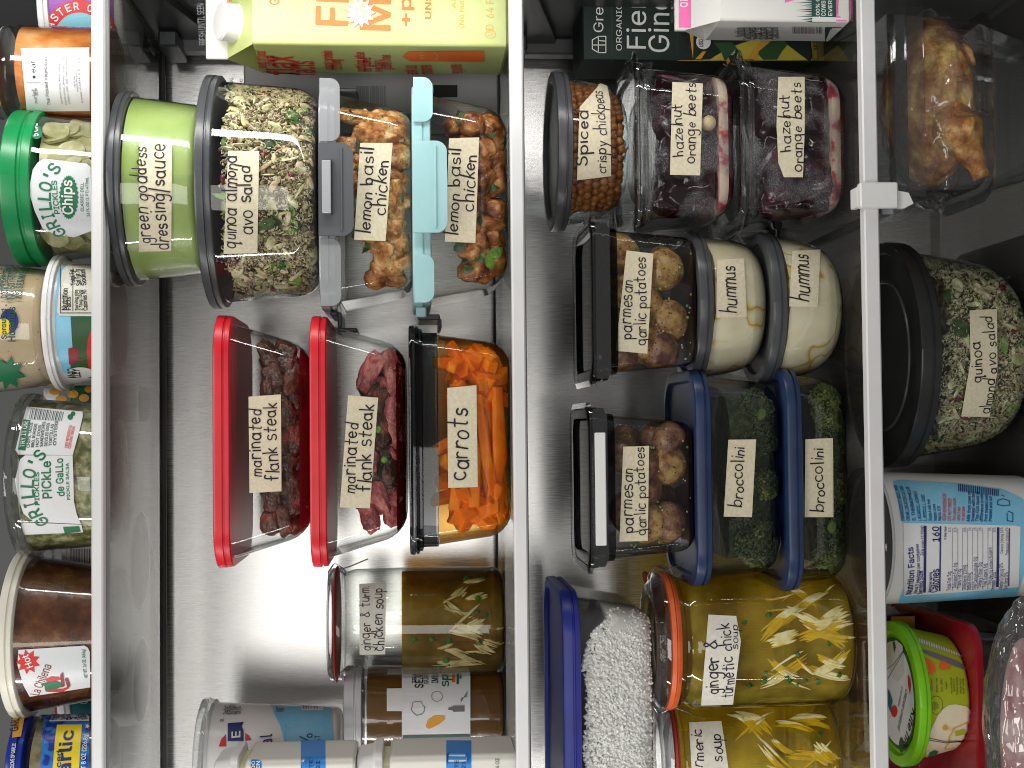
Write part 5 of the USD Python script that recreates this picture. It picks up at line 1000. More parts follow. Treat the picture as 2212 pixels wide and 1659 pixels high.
decal(lidface, 'printed_stem', tp, [L2(cw((235, 800), (330, 640), (392, 530)), .5), L2(cw((232, 700), (300, 650), (390, 520)), .5)], 'black_print', .0004, size=None)
decal(lm.t, 'printed_spread', lm.body, cw((610, 1590), (600, 1480), (640, 1380), (650, 1290), (700, 1190), (740, 1110), (820, 1050), (890, 1040), (990, 1060), (1050, 1110), (1075, 1200), (1090, 1330), (1080, 1420), (980, 1480), (840, 1530), (700, 1580)), 'hummus_cream', .0004)
decal(lm.t, 'printed_almond', lm.body, [cw((582, 580), (640, 610), (690, 660), (700, 720), (660, 752), (620, 740), (600, 680)), cw((740, 620), (800, 625), (850, 655), (830, 700), (760, 712), (732, 690))], 'orange_print', .0004)
decal(lm.t, 'printed_knife', lm.body, [cw((560, 505), (680, 540), (900, 620), (1010, 690), (1000, 715), (820, 650), (640, 570), (560, 530))], 'grey_print', .0004)
decal(lm.t, 'bar_code', lm.body, [Polygon(cw((530 + 24 * k, 400 + 9 * k), (546 + 24 * k, 405 + 9 * k), (552 + 24 * k, 450 + 8 * k), (536 + 24 * k, 445 + 8 * k))) for k in range(18)], 'carton_white', .0004)
decal(lm.t, 'printed_herb', lm.body, [cw((880, 1300), (975, 1275), (975, 1330), (890, 1345))], 'olive_print', .0008)
decal(lm.t, 'green_badge', lm.body, [cw((612, 1550), (640, 1500), (690, 1478), (725, 1492), (690, 1545), (630, 1565))], 'green_print', .0008)
decal(lm.t, 'printed_stem', lm.body, [L2(cw((640, 1365), (780, 1395), (1090, 1385)), .6), L2(cw((640, 1385), (800, 1410), (1090, 1380)), .6)], 'black_print', .0008)
decal(lm.t, 'round_mark', lm.body, [L2(cw(*[(705 + 62 * math.cos(t), 1050 + 88 * math.sin(t)) for t in np.linspace(0, 6.28, 24)]), .45)], 'black_print', .0005)
lettering(lm.t, lm.body, [(s, P(x, y), P(x - 4, y - l), 4.6) for s, x, y, l in (('soy free', 668, 912, 110), ('gluten free', 716, 930, 140), ('non-GMO', 764, 925, 130), ('vegan', 808, 900, 75), ('no artificial', 858, 940, 155), ('flavors or', 884, 920, 120), ('preservatives', 912, 950, 170), ('made from', 946, 940, 145), ('nut milk', 974, 942, 150), ('kosher', 1016, 908, 85))] + [('REAL', P(672, 1095), P(668, 1020), 5), ('FOOD', P(700, 1095), P(696, 1015), 5), ('FIRST', P(726, 1085), P(722, 1020), 5)], 'black_print', .0008, bold=False)

def blob_shell(c, r, seed, amp, sub=4, crease=False):
    m_ = trimesh.creation.icosphere(subdivisions=sub); v = np.array(m_.vertices)
    n = meshkit.fbm(v * 1.6 + seed * 7.3, 3, seed) - .5; q = v * np.array(r)
    if crease: n = n + .35 * (np.abs(meshkit.noise(v * np.array([3.2, 3.2, 2.4]) + seed) - .5) - .15) + .07 * (np.abs(meshkit.noise(v * np.array([4, 8, 9]) + seed) - .5) - .15); q = q * (1 + amp * 2 * n)[:, None]
    return q + np.array(c), np.array(m_.faces)
# plastic bag of meat under the tray
bgx, bgz = rx + .005, FLOOR + .022
# (kept low so that the tray above it clears it)
zbag = .036
solo('bagged_meat', 'dark red meat inside the clear bag in front of the red tray', 'meat', blob_shell((bgx - .01, -.020, -.489), (.085, .018, .020), 4, .25), 'meat_red')
solo('plastic_bag', 'crinkled clear plastic bag in front of the red tray at the lower edge', 'bag', blob_shell((bgx, -.022, -.486), (.112, .034, .031), 9, .22, 5, True), 'film')

# clear drawer hung under the lower shelf, its white clip, the bagged roast chicken, and a clear tray
xd = at(2050, 411, .0)[0]; zt_, zb2 = zat(1930, 250, .0), zat(2146, 250, .0); hwd = (.3440 - .002 - xd) / 2; xc = xd + hwd; hd_ = .105
dr = thing('clear_bin', 'clear plastic bin with a lipped front, hung under the lower shelf', 'bin', (xc, .002 + hd_, zb2))
H = zt_ - zb2
S = profile(H, (hwd - .004, hd_ - .004, .016), (hwd - .001, hd_ - .001, .010), .012)
part(dr, 'drawer_box', loft(S, capt=False), 'clear_plastic', smooth=45)
part(dr, 'front_lip', cat_mesh([bx(-hwd - .006, hwd, -hd_ - .006, -hd_ - .0045, H - .0255, H + .001, .0005), bx(-hwd - .006, hwd, -hd_ - .0044, -hd_ + .004, H - .0005, H + .002, .0005)]), 'clear_plastic', smooth=False)
part(dr, 'rim_bead', bx(-hwd - .004, hwd, -hd_ - .009, -hd_ - .0061, H - .010, H + .001, .0012), 'tray_plastic', smooth=False)
for yp in (300, 340, 560, 600, 812, 852):
    q = Body(S, (xc, .002 + hd_, zb2)); a = q.locate([2066, 2140], [yp / 3.3597, yp / 3.3597]); v = tube(q.put(np.linspace(a[0], a[1], 8), .0006), .0008, 6)
    part(dr, 'front_rib', v, 'crystal', smooth=True)
def roast(cx, cy, cz, sx, sy, sz, seed):
    m_ = trimesh.creation.icosphere(subdivisions=5); v = np.array(m_.vertices)
    n = meshkit.fbm(v * 2.2 + seed, 4, seed) - .5; lob = .14 * np.exp(-((v[:, 0] - .35) ** 2 + (v[:, 2] + .35) ** 2) / .12) - .16 * np.exp(-((v[:, 0] - .05) ** 2 + (v[:, 2] + .75) ** 2) / .05) + .10 * np.exp(-((v[:, 0] + .45) ** 2 + (v[:, 2] + .2) ** 2) / .1)
    v = v * (1 + .16 * n + .10 * (meshkit.fbm(v * 5 + seed, 3, seed) - .5) + .5 * lob)[:, None]; v[:, 2] *= 1 - .12 * np.abs(v[:, 0])
    return v * np.array([sx, sy, sz]) + np.array([cx, cy, cz]), np.array(m_.faces)
pc_ = at(2028, 215, .055); R1 = roast(pc_[0], .070, pc_[2] + .003, .072, .058, .0365, 3)
def limb(pts, rad, seed):
    v, f = tube(pts, rad, 20); return v + (meshkit.fbm(v * 70 + seed, 3, seed)[:, None] - .5) * .008 * np.array([1, 1, 1]), f
def sm(p0, p1, p2, p3, n=16):
    t = np.linspace(0, 1, n)[:, None]; p0, p1, p2, p3 = map(np.array, (p0, p1, p2, p3)); return (1 - t) ** 3 * p0 + 3 * (1 - t) ** 2 * t * p1 + 3 * (1 - t) * t * t * p2 + t ** 3 * p3
X_, Z_ = pc_[0], pc_[2]
leg = limb(sm((X_ - .012, .036, Z_ + .004), (X_ - .034, .022, Z_ - .002), (X_ - .052, .022, Z_ - .014), (X_ - .074, .024, Z_ - .023)), np.interp(np.linspace(0, 1, 16), [0, .12, .35, .7, .88, 1], [.004, .019, .022, .011, .006, .007]), 2)
wing = limb(sm((X_ + .020, .030, Z_ + .012), (X_ + .036, .024, Z_ + .006), (X_ + .046, .026, Z_ - .008), (X_ + .022, .026, Z_ - .018)), np.interp(np.linspace(0, 1, 16), [0, .15, .5, .8, 1], [.003, .009, .008, .006, .003]), 5)
rc = thing('roast_chicken', 'golden brown roast chicken in a clear bag inside the clear bin', 'roast chicken', (pc_[0], .072, zb2 + .003))
part(rc, 'body', (R1[0] - rc.pos, R1[1]), 'roast_skin', smooth=True)
part(rc, 'leg', (leg[0] - rc.pos, leg[1]), 'roast_skin', smooth=True)
part(rc, 'wing', (wing[0] - rc.pos, wing[1]), 'roast_skin', smooth=True)
solo('plastic_bag', 'crinkled clear bag wrapped round the roast chicken', 'bag', blob_shell((pc_[0] - .003, .072, pc_[2] + .004), (.086, .062, .0385), 21, .16, 5, True), 'film', smooth=True)
cl = thing('drawer_bracket', 'white plastic bracket clipped over the edge of the lower shelf', 'bracket', (at(1900, 422, 0)[0], 0, SH3))
xa, xb = at(1900, 450, -.01)[0], at(1900, 395, -.01)[0]; xm = cl.pos[0]
za, zb3 = zat(1855, 422, -.01), zat(1937, 422, -.01)
part(cl, 'front_block', bx(xa - xm, xb - xm, -.014, -.0055, zb3 - SH3, za - SH3, .0012), 'white_plastic', smooth=False)
part(cl, 'hook', bx(xa - xm + .002, xb - xm - .002, -.0055, .012, .0036, za - SH3 - .0002, .0008), 'white_plastic', smooth=False)
arm = Polygon([(0, zb3 - SH3 + .002), (.010, zb3 - SH3 - .010), (.022, zb3 - SH3 - .015), (.022, zb3 - SH3 - .008), (.012, zb3 - SH3 + .001)])
v, f = prism(Polygon([(xa - xm + .001, zb3 - SH3 + .0005), (xb - xm - .006, zb3 - SH3 + .0005), (xb - xm - .008, zb3 - SH3 - .010), (xa - xm + .004, zb3 - SH3 - .014), (xa - xm, zb3 - SH3 - .006)]), -.010, -.004)
part(cl, 'foot', (v, f), 'white_plastic', smooth=False)
part(cl, 'side_rail', bx(xa - xm - .002, xa - xm + .004, .008, .24, zb3 - SH3 - .004, zb3 - SH3 + .006, .001), 'frosted', smooth=False)
ct = at(2180, 205, .03)
tr = thing('clear_tray', 'clear moulded plastic tray below the clear bin', 'tray', (.265, .060, FLOOR))
part(tr, 'tray_body', loft(profile(.055, (.056, .042, .02), (.072, .056, .022), .010), capt=False), 'tray_plastic', smooth=40)
part(tr, 'tray_rim', up(loft([(0, .072, .056, .022), (.0012, .080, .064, .026), (.0024, .080, .064, .026), (.0036, .072, .056, .022)], capb=False, capt=False), .0545), 'tray_plastic', smooth=40)

# ------------------------------------------------------------------ the food inside
def rand_rot(rng): return trimesh.transformations.random_rotation_matrix(rng.random(3))[:3, :3]
def scat(base, P, rng, S, flat=None):
    """many copies of one small shape joined into one mesh"""
    v, f = base; n = len(P); M = np.stack([rand_rot(rng) if flat is None else flat(i) for i in range(n)])
    S = np.asarray(S, float); S = S[:, None] * np.ones((1, 3)) if S.ndim == 1 else S
    V = np.einsum('nij,nkj->nki', M, v[None] * S[:, None, :]) + P[:, None]
    F = f[None] + (np.arange(n) * len(v))[:, None, None]
    return V.reshape(-1, 3), F.reshape(-1, 3)
def ico(s): m_ = trimesh.creation.icosphere(subdivisions=s); return np.array(m_.vertices), np.array(m_.faces)
ICO1, ICO2, ICO3 = ico(1), ico(2), ico(3)
def lump(rng, size, amp=.3, freq=1.5, base=None, sq=1.0):
    v, f = base or ICO3; s = rng.random() * 90
    v = np.sign(v) * np.abs(v) ** sq if sq != 1 else v
    n = meshkit.fbm(v * freq + s, 3, int(s)) - .5
    return v * (1 + 2 * amp * n)[:, None] * np.array(size), f
def slab(rng, size, amp=.16):
    """a cut slice: a rounded block with uneven faces"""
    v, f = ICO3; v = np.sign(v) * np.abs(v) ** .55; s = rng.random() * 90
    n = meshkit.fbm(v * 1.8 + s, 4, int(s)) - .5
    v = v + (v / np.linalg.norm(v, axis=1)[:, None]) * (2 * amp * n)[:, None]
    return v * np.array(size) / 1.1, f
def put_pieces(c, rng, n, make, name, label, cat_, group, mats, u, z, d, rot=None, gap=1.0, tries=60, face=True, keep=None):
    """single pieces laid behind the wall; u, z, d = ranges along the wall, up it, and in from it"""
    got = []
    for k in range(n):
        best = None
        for _ in range(tries):
            a, b, e = rng.uniform(*u), rng.uniform(*z), rng.uniform(*d)
            p = c.body.inside(a, b, e)
            m_ = min([np.linalg.norm(p - q) for q in got] or [9])
            if best is None or m_ > best[0]: best = (m_, p, a)
        p = best[1]; got.append(p)
        v, f = make(rng, k); R = rot(rng, k, best[2]) if rot else rand_rot(rng)
        solo(name, label, cat_, (clamp(c, v @ np.asarray(R).T + p), f), mats[k % len(mats)] if not callable(mats) else mats(k), smooth=True, group=group)
    return got
R0 = np.random.RandomState
def clamp(c, v, gap=.0013, local=False):
    """keeps what lies inside a container from passing through its wall"""
    q = np.array(v if local else c.body.local(v)); q[:, 2] = np.clip(q[:, 2], gap, c.h - .002)
    hw, hd, r = c.body.dims(q[:, 2]); hw = hw - gap; hd = hd - gap; r = np.clip(r - gap, .001, np.minimum(hw, hd)); sx, sy = np.sign(q[:, 0]), np.sign(q[:, 1])
    x = np.minimum(np.abs(q[:, 0]), hw); y = np.minimum(np.abs(q[:, 1]), hd); ex, ey = x - (hw - r), y - (hd - r); L = np.hypot(ex, ey)
    k = np.where((ex > 0) & (ey > 0) & (L > r), r / np.maximum(L, 1e-9), 1.0)
    x = np.where(k < 1, hw - r + ex * k, x); y = np.where(k < 1, hd - r + ey * k, y); q[:, 0] = sx * x; q[:, 1] = sy * y
    return q if local else c.body.world(q)

# --- sliced chicken
rng = R0(11)
def chick_piece(rng, k): return slab(rng, (rng.uniform(.006, .013), rng.uniform(.008, .011), rng.uniform(.009, .016)), .34)
def tilt(rng, k, u): return rotm(rng.uniform(-.6, .6), rng.uniform(-.5, .5), rng.uniform(-.6, .6))
put_pieces(gchick, rng, 30, chick_piece, 'chicken_piece', 'seared chicken piece inside the container with dark grey clips', 'chicken', 'chicken pieces behind the grey clips', ['chicken'], (-.090, .094), (.011, .030), (.0105, .017), tilt)
put_pieces(gchick, rng, 7, chick_piece, 'chicken_piece', 'seared chicken piece inside the container with dark grey clips', 'chicken', 'chicken pieces behind the grey clips', ['chicken'], (.005, .085), (.036, .050), (.012, .018), tilt)
put_pieces(achick, rng, 32, chick_piece, 'chicken_piece', 'browned chicken piece inside the container with the aqua lid', 'chicken', 'chicken pieces behind the aqua lid', ['chicken_dark'], (-.078, .092), (.012, .034), (.0115, .020), tilt)
put_pieces(achick, rng, 8, chick_piece, 'chicken_piece', 'browned chicken piece inside the container with the aqua lid', 'chicken', 'chicken pieces behind the aqua lid', ['chicken_dark'], (-.03, .085), (.038, .052), (.020, .034), tilt)
def leaf(rng, L=.012, W=.006, curl=.3, n=7):
    t = np.linspace(0, 1, n); w = W * np.sin(np.pi * t ** .8) * (1 + .2 * rng.uniform(-1, 1, n)); x = L * (t - .5); zc = curl * L * (t - .5) ** 2 * 4
    V = np.concatenate([np.stack([x, w, zc + .15 * w], 1), np.stack([x, 0 * w, zc], 1), np.stack([x, -w, zc + .15 * w], 1)]); F = []
    for a in (0, n):
        for i in range(n - 1): F += [[a + i, a + i + 1, a + n + i + 1], [a + i, a + n + i + 1, a + n + i]]
    return V, np.array(F)
def leaf_mass(c, rng, n, u, z, d, L, name, label, m_):
    P = c.body.inside(rng.uniform(*u, n), rng.uniform(*z, n), rng.uniform(*d, n)); ms = []
    for p in P:
        v, f = leaf(rng, L * rng.uniform(.6, 1.3), L * .35 * rng.uniform(.6, 1.2), rng.uniform(-.5, .8)); ms.append((v @ rotm(1.57 + rng.uniform(-.7, .7), rng.uniform(-1.5, 1.5), rng.uniform(-.8, .8)).T + p, f))
    M_ = cat_mesh(ms); return solo(name, label, 'herbs', (clamp(c, M_[0]), M_[1]), m_, smooth=True, kind='stuff')
leaf_mass(gchick, rng, 16, (-.05, .08), (.008, .052), (.003, .010), .014, 'basil_leaves', 'dark basil leaves among the chicken behind the grey clips', 'leafy')
leaf_mass(achick, rng, 22, (-.075, .085), (.006, .045), (.003, .010), .014, 'basil_leaves', 'dark basil leaves among the chicken under the aqua lid', 'leafy')
leaf_mass(achick, rng, 7, (-.072, -.040), (.008, .026), (.003, .008), .016, 'spinach_leaves', 'bright green leaves at the left of the aqua lidded container', 'bright_leaf')

# --- marinated steak
rng = R0(23)
for c, nm, side in ((steak, 'topmost', 0), (steak2, 'second', 1)):
    solo('meat_juice', f'dark red meat juice in the bottom of the {nm} red-lidded container', 'juice', fill(c, .0015, .009, gap=.0013), 'meat_juice', kind='stuff')
def steak_piece(rng, k): return slab(rng, (rng.uniform(.010, .020), rng.uniform(.005, .009), rng.uniform(.006, .012)), .36)
def steak_pink(rng, k): return slab(rng, (rng.uniform(.014, .026), rng.uniform(.006, .009), rng.uniform(.007, .012)), .38)
put_pieces(steak, rng, 40, steak_piece, 'steak_slice', 'dark seared steak slice in the topmost red-lidded container', 'steak', 'dark steak slices', ['steak_dark'], (-.080, .084), (.011, .034), (.008, .019), tilt)
put_pieces(steak, rng, 9, steak_piece, 'steak_slice', 'dark seared steak slice in the topmost red-lidded container', 'steak', 'dark steak slices', ['steak_dark'], (-.065, .070), (.020, .034), (.03, .06), tilt)
put_pieces(steak2, rng, 20, steak_pink, 'steak_slice', 'pink rare steak slice in the second red-lidded container', 'steak', 'pink steak slices', ['steak_pink', 'steak_pink', 'steak_dark'], (-.064, .070), (.011, .033), (.009, .016), tilt)
put_pieces(steak2, rng, 7, steak_piece, 'steak_slice', 'dark edged steak slice behind the pink ones in the second red-lidded container', 'steak', 'dark steak slices behind the pink ones', ['steak_dark'], (-.045, .055), (.024, .036), (.028, .055), tilt)
put_pieces(steak2, rng, 3, lambda r, k: lump(r, (.0032, .003, .0036), .15, base=ICO2), 'scallion_bit', 'small bright green scallion bit on the pink steak', 'scallion', 'scallion bits on the pink steak', ['bright_leaf'], (-.045, .02), (.018, .026), (.0035, .0045))

# --- carrot sticks in water
rng = R0(31)
solo('carrot_water', 'orange tinted water round the carrot sticks', 'water', fill(carrot, .0015, .0600, gap=.0014), 'carrot_water', kind='stuff', smooth=50)
def stick(rng, L, w):
    s = [(-L / 2 - .001, w * .34, w * .30, w * .1), (-L / 2, w * .46, w * .42, w * .12), (0, w * .5 * rng.uniform(.92, 1.06), w * .46, w * .14), (L / 2, w * .40, w * .40, w * .12), (L / 2 + .001, w * .3, w * .3, w * .1)]
    v, f = loft(s, k=3, m=1); bend = rng.uniform(-.010, .010); v[:, 0] += bend * ((v[:, 2] / (L / 2)) ** 2); v += .0006 * (meshkit.noise(v * 180 + rng.random() * 50)[:, None] - .5)
    return v, f
CL = ('cut carrot stick in the dark-lidded container on the middle shelf', 'carrot', 'carrot sticks')
for k in range(12):                         # long sticks lying along the front
    zc_, d_ = (.010 + .0108 * (k % 4), .0085 + .012 * (k // 4)); p = carrot.body.inside(rng.uniform(-.022, .0), zc_, d_)
    v, f = stick(rng, rng.uniform(.085, .118), rng.uniform(.0095, .0130)); R = rotm(0, math.pi / 2 + rng.uniform(-.22, .10), rng.uniform(-.05, .05))
    solo('carrot_stick', CL[0], CL[1], (clamp(carrot, v @ R.T + p, .0022), f), 'carrot', smooth=40, group=CL[2])
for k in range(44):                        # short ones standing and leaning at both ends and above
    a = rng.uniform(.022, .086) if k < 26 else rng.uniform(-.078, -.048) if k < 38 else rng.uniform(-.05, .03)
    zc_ = rng.uniform(.012, .048) if k < 38 else rng.uniform(.042, .048)
    p = carrot.body.inside(a, zc_, rng.uniform(.009, .026)); v, f = stick(rng, rng.uniform(.024, .044), rng.uniform(.0100, .0140))
    R = rotm(rng.uniform(-1.3, 1.3), rng.uniform(-1.2, 1.2), rng.uniform(-1.5, 1.5))
    solo('carrot_stick', CL[0], CL[1], (clamp(carrot, v @ R.T + p, .0022), f), 'carrot', smooth=40, group=CL[2])

# --- chickpeas
rng = R0(41)
def pea(rng, k): v, f = lump(rng, (.0044, .0041, .0040), .10, 1.2, ICO2); v[:, 2] += .0012 * np.exp(-((v[:, 0] / .0015) ** 2 + (v[:, 1] / .0015) ** 2)) * np.sign(v[:, 2]); return v, f
zc1 = chick.h * .80
gl = []
for row in range(7):
    z = .0100 + .0066 * row
    for j in range(21):
        u = (j - 10 + .5 * (row % 2)) * .0078 + rng.uniform(-.001, .001)
        if abs(u) > .080: continue
        p = chick.body.inside(u, z + rng.uniform(-.001, .001), .0056 + rng.uniform(0, .0022)); v, f = pea(rng, 0)
        solo('chickpea', 'roasted chickpea in the grey-lidded glass bowl on the beets', 'chickpea', (v @ rand_rot(rng).T + p, f), 'chickpea', smooth=True, group='roasted chickpeas')
solo('chickpea_heap', 'roasted chickpeas packed deeper in the grey-lidded bowl', 'chickpeas', fill(chick, .006, .050, gap=.0105), 'chickpea', kind='stuff')

# --- beets over a pale orange-stained band
rng = R0(51)
for c, nm in ((beet, 'upper'), (beet2, 'lower')):
    zb_ = .004; solo('beet_juice', f'dark beet juice in the bottom of the {nm} beet container', 'juice', fill(c, .0012, zb_ + .0015, gap=.0012), 'beet_juice', kind='stuff')
    S = []
    for z in np.linspace(.0065, .0150, 5):
        hw, hd, r = c.body.dims(z); S.append((z, hw - .0016, hd - .0016, max(r - .0016, .002)))
    v, f = loft(S); v[:, 2] += .0016 * (meshkit.fbm(v * 90, 3, 5) - .5) * (v[:, 2] > .011)
    solo('pale_cheese', f'pale cheese layer stained pink at the bottom of the {nm} beet container', 'cheese', (c.body.world(v), f), 'beet_band')
    put_pieces(c, rng, 24, lambda r, k: slab(r, (r.uniform(.012, .020), .010, r.uniform(.010, .017)), .22), 'beet_piece', f'dark purple beet piece in the {nm} fogged glass container', 'beet', f'beet pieces in the {nm} container', ['beet'], (-.075, .075), (.026, c.h - .024), (.0138, .0150), tilt)
    solo('beet_heap', f'dark beets packed deeper in the {nm} fogged container', 'beets', fill(c, .0172, c.h - .022, gap=.010, noise=.004, seed=3), 'beet', kind='stuff')
q = beet.body.locate([1532], [262])[0]; p = beet.body.inside(q[0], q[1], .0060); v, f = lump(rng, (.0068, .0055, .0070), .08, 1.2)
solo('hazelnut', 'peeled pale hazelnut among the beets beside the upper beet label', 'hazelnut', (v + p, f), 'hazelnut', smooth=True)

# --- potatoes
rng = R0(61)
def potato(rng, k): return lump(rng, (rng.uniform(.0170, .0205), rng.uniform(.0145, .0160), rng.uniform(.0150, .0175)), .13, 1.2)
def place_px(c, make, rng, items, name, labels, cat_, group, d):
    for k, (x, y, m_, s) in enumerate(items):
        q = c.body.locate([x], [y])[0]; v, f = make(rng, k); v = v * s; p = c.body.inside(q[0], q[1], d * s + .001); p[2] = max(p[2], c.pos[2] + .0165 * s)
        solo(name, labels if isinstance(labels, str) else labels[k], cat_, (clamp(c, v @ rotm(rng.uniform(-.5, .5), rng.uniform(-1.2, 1.2), rng.uniform(-.4, .4)).T + p), f), m_, smooth=True, group=group)
G, U_ = 'potato_gold', 'potato_purple'
place_px(pot1, potato, rng, [(1335, 540, G, 1.05), (1352, 625, G, 1.0), (1440, 580, G, 1.05), (1400, 650, G, .9), (1448, 690, G, 1.05), (1398, 735, G, .9), (1432, 775, U_, 1.05), (1345, 700, U_, .9), (1345, 775, U_, .9)], 'potato', 'roasted small potato in the clear-lidded box on the hummus bowls', 'potato', 'potatoes in the box on the hummus', .0150)
place_px(pot2, potato, rng, [(1450, 1005, G, 1.0), (1395, 1010, U_, 1.0), (1398, 1060, U_, .8), (1448, 1125, U_, 1.05), (1405, 1132, G, .95), (1350, 990, U_, .8), (1360, 1100, U_, .9), (1450, 945, U_, .85)], 'potato', 'roasted small potato in the clear-lidded box on the broccolini', 'potato', 'potatoes in the box on the broccolini', .0150)
put_pieces(pot1, rng, 9, potato, 'potato', 'roasted small potato deeper in the clear-lidded box on the hummus bowls', 'potato', 'potatoes at the back of the box on the hummus', [U_, G], (-.04, .04), (.018, .052), (.034, .075))
put_pieces(pot2, rng, 9, potato, 'potato', 'roasted small potato deeper in the clear-lidded box on the broccolini', 'potato', 'potatoes at the back of the box on the broccolini', [U_, G], (-.04, .04), (.018, .05), (.034, .075))
for c, nm in ((pot1, 'hummus'), (pot2, 'broccolini')):
    solo('pan_oil', f'dark seasoned oil under the potatoes above the {nm}', 'oil', fill(c, .0014, .0060, gap=.0013), 'pan_oil', kind='stuff')
    P = c.body.inside(rng.uniform(-.055, .055, 70), rng.uniform(.004, .06, 70), rng.uniform(.002, .006, 70))
    solo('parmesan_crumbs', f'pale parmesan crumbs and herbs on the potatoes above the {nm}', 'crumbs', scat(ICO1, P[:40], rng, rng.uniform(.0003, .0010, 40)), 'almond', kind='stuff')
    solo('herb_bits', f'green herb bits on the potatoes above the {nm}', 'herbs', scat(ICO1, P[40:], rng, rng.uniform(.0005, .0016, (30, 3))), 'bright_leaf', kind='stuff')

# --- hummus
solo('hummus', 'creamy hummus with oil streaks in the bowl under the potatoes', 'hummus', fill(hum1, .0015, .0500, gap=.0012, noise=.004, seed=1), 'hummus_cream')
solo('hummus', 'creamy hummus with oil streaks in the bowl standing on the shelf', 'hummus', fill(hum2, .0015, .0540, gap=.0012, noise=.004, seed=6), 'hummus_cream')

# --- broccolini
rng = R0(71)
def floret(rng, r, n=330):
    d = rng.normal(size=(n, 3)); d /= np.linalg.norm(d, axis=1)[:, None]; d[:, 2] = np.abs(d[:, 2]) * .8
    P = d * r * rng.uniform(.75, 1.05, (n, 1)); return scat(ICO1, P, rng, rng.uniform(.0006, .0017, n))
def broc_stem(rng, L, r):
    b = rng.uniform(-.3, .3) * L; t = np.linspace(0, 1, 6)
    return tube(np.stack([b * t * t, 0 * t, L * t], 1), r * (1 - .15 * t), 9)
for c, nm, n in ((broc1, 'upper', 15), (broc2, 'lower', 15)):
    zt_ = c.h - .020
    for k in range(n):
        u = -.080 + .160 * (k + .5) / n + rng.uniform(-.006, .006); z = rng.uniform(.012, max(.02, zt_ - .012)); p = c.body.inside(u, z, .011 + rng.uniform(0, .004))
        v, f = floret(rng, rng.uniform(.011, .015)); R = rotm(rng.uniform(.5, 2.2), rng.uniform(-.8, .8), rng.uniform(-1, 1))
        t = thing('broccolini_floret', f'dark cooked broccolini floret in the {nm} navy-lidded container', 'broccolini', p, group=f'broccolini in the {nm} container')
        pale = (nm == 'lower' and u > .035) or (k % 6 == 0)
        part(t, 'buds', (clamp(c, v @ R.T + p) - p, f), 'broccoli_pale' if pale else 'broccoli', smooth=False)
        v, f = broc_stem(rng, .022, .0028); part(t, 'stalk', (clamp(c, v @ (R @ rotm(math.pi, 0, 0)).T + p) - p, f), 'broccoli_stem')
    solo('broccolini_heap', f'dark broccolini packed deeper in the {nm} navy-lidded container', 'broccolini', fill(c, .002, zt_ - .004, gap=.015, noise=.005, seed=8), 'broccoli', kind='stuff')
for c, nm, spots in ((broc1, 'upper', [(1648, 900, .0042, .9), (1637, 985, .0032, 1.3), (1650, 1160, .0044, 1.1)]), (broc2, 'lower', [(1768, 980, .0036, 1.3), (1803, 1128, .0046, .3), (1690, 960, .003, 1.4)])):
    for x, y, r, a in spots:
        q = c.body.locate([x], [y])[0]; p = c.body.inside(q[0], q[1], r + .004); v, f = broc_stem(rng, .024, r); v[:, 2] -= .012
        v = v @ (rotm(0, a, 0) @ rotm(math.pi / 2 - .3 * a, 0, 0)).T
        solo('cut_broccolini', f'cut pale green broccolini stem in the {nm} navy-lidded container', 'broccolini', (clamp(c, v + p), f), 'broccoli_stem', group=f'cut stems in the {nm} container')

# --- rice: grains over three scooped mounds
rng = R0(81)
def rice_core(c):
    v, f = fill(c, .0015, .0480, gap=.0026); q = c.body.local(v)
    top = .060 + .010 * (meshkit.fbm(np.column_stack([q[:, 0] * 22, q[:, 1] * 22, 0 * q[:, 0]]), 3, 2) - .45) - .022 * np.exp(-((q[:, 0] - .083) / .022) ** 2)
    q[:, 2] = np.where(q[:, 2] > .004, q[:, 2] * np.minimum(top, .066) / .048, q[:, 2]); return c.body.world(q), f
solo('rice_mound', 'white rice packed in the blue-lidded container', 'rice', rice_core(rice), 'rice', kind='stuff')
gv = ICO1[0] * np.array([.0029, .00135, .00125])
n = 4200; u = rng.uniform(-.095, .097, n); z = rng.uniform(.003, .066, n)
topz = .062 + .010 * (meshkit.fbm(np.column_stack([u * 40, 0 * u, 0 * u]), 2, 4) - .45) - .026 * np.exp(-((u - .092) / .022) ** 2); k = z < topz; u, z = u[k], z[k]
P = rice.body.inside(u, z, rng.uniform(.0016, .0034, len(u)) + .0012 * meshkit.noise(np.column_stack([u * 70, z * 70, 0 * u])))
solo('rice_grains', 'loose white rice grains against the glass of the blue-lidded container', 'rice', scat((gv, ICO1[1]), P, rng, rng.uniform(.85, 1.2, len(u))), 'rice', smooth=True, kind='stuff')

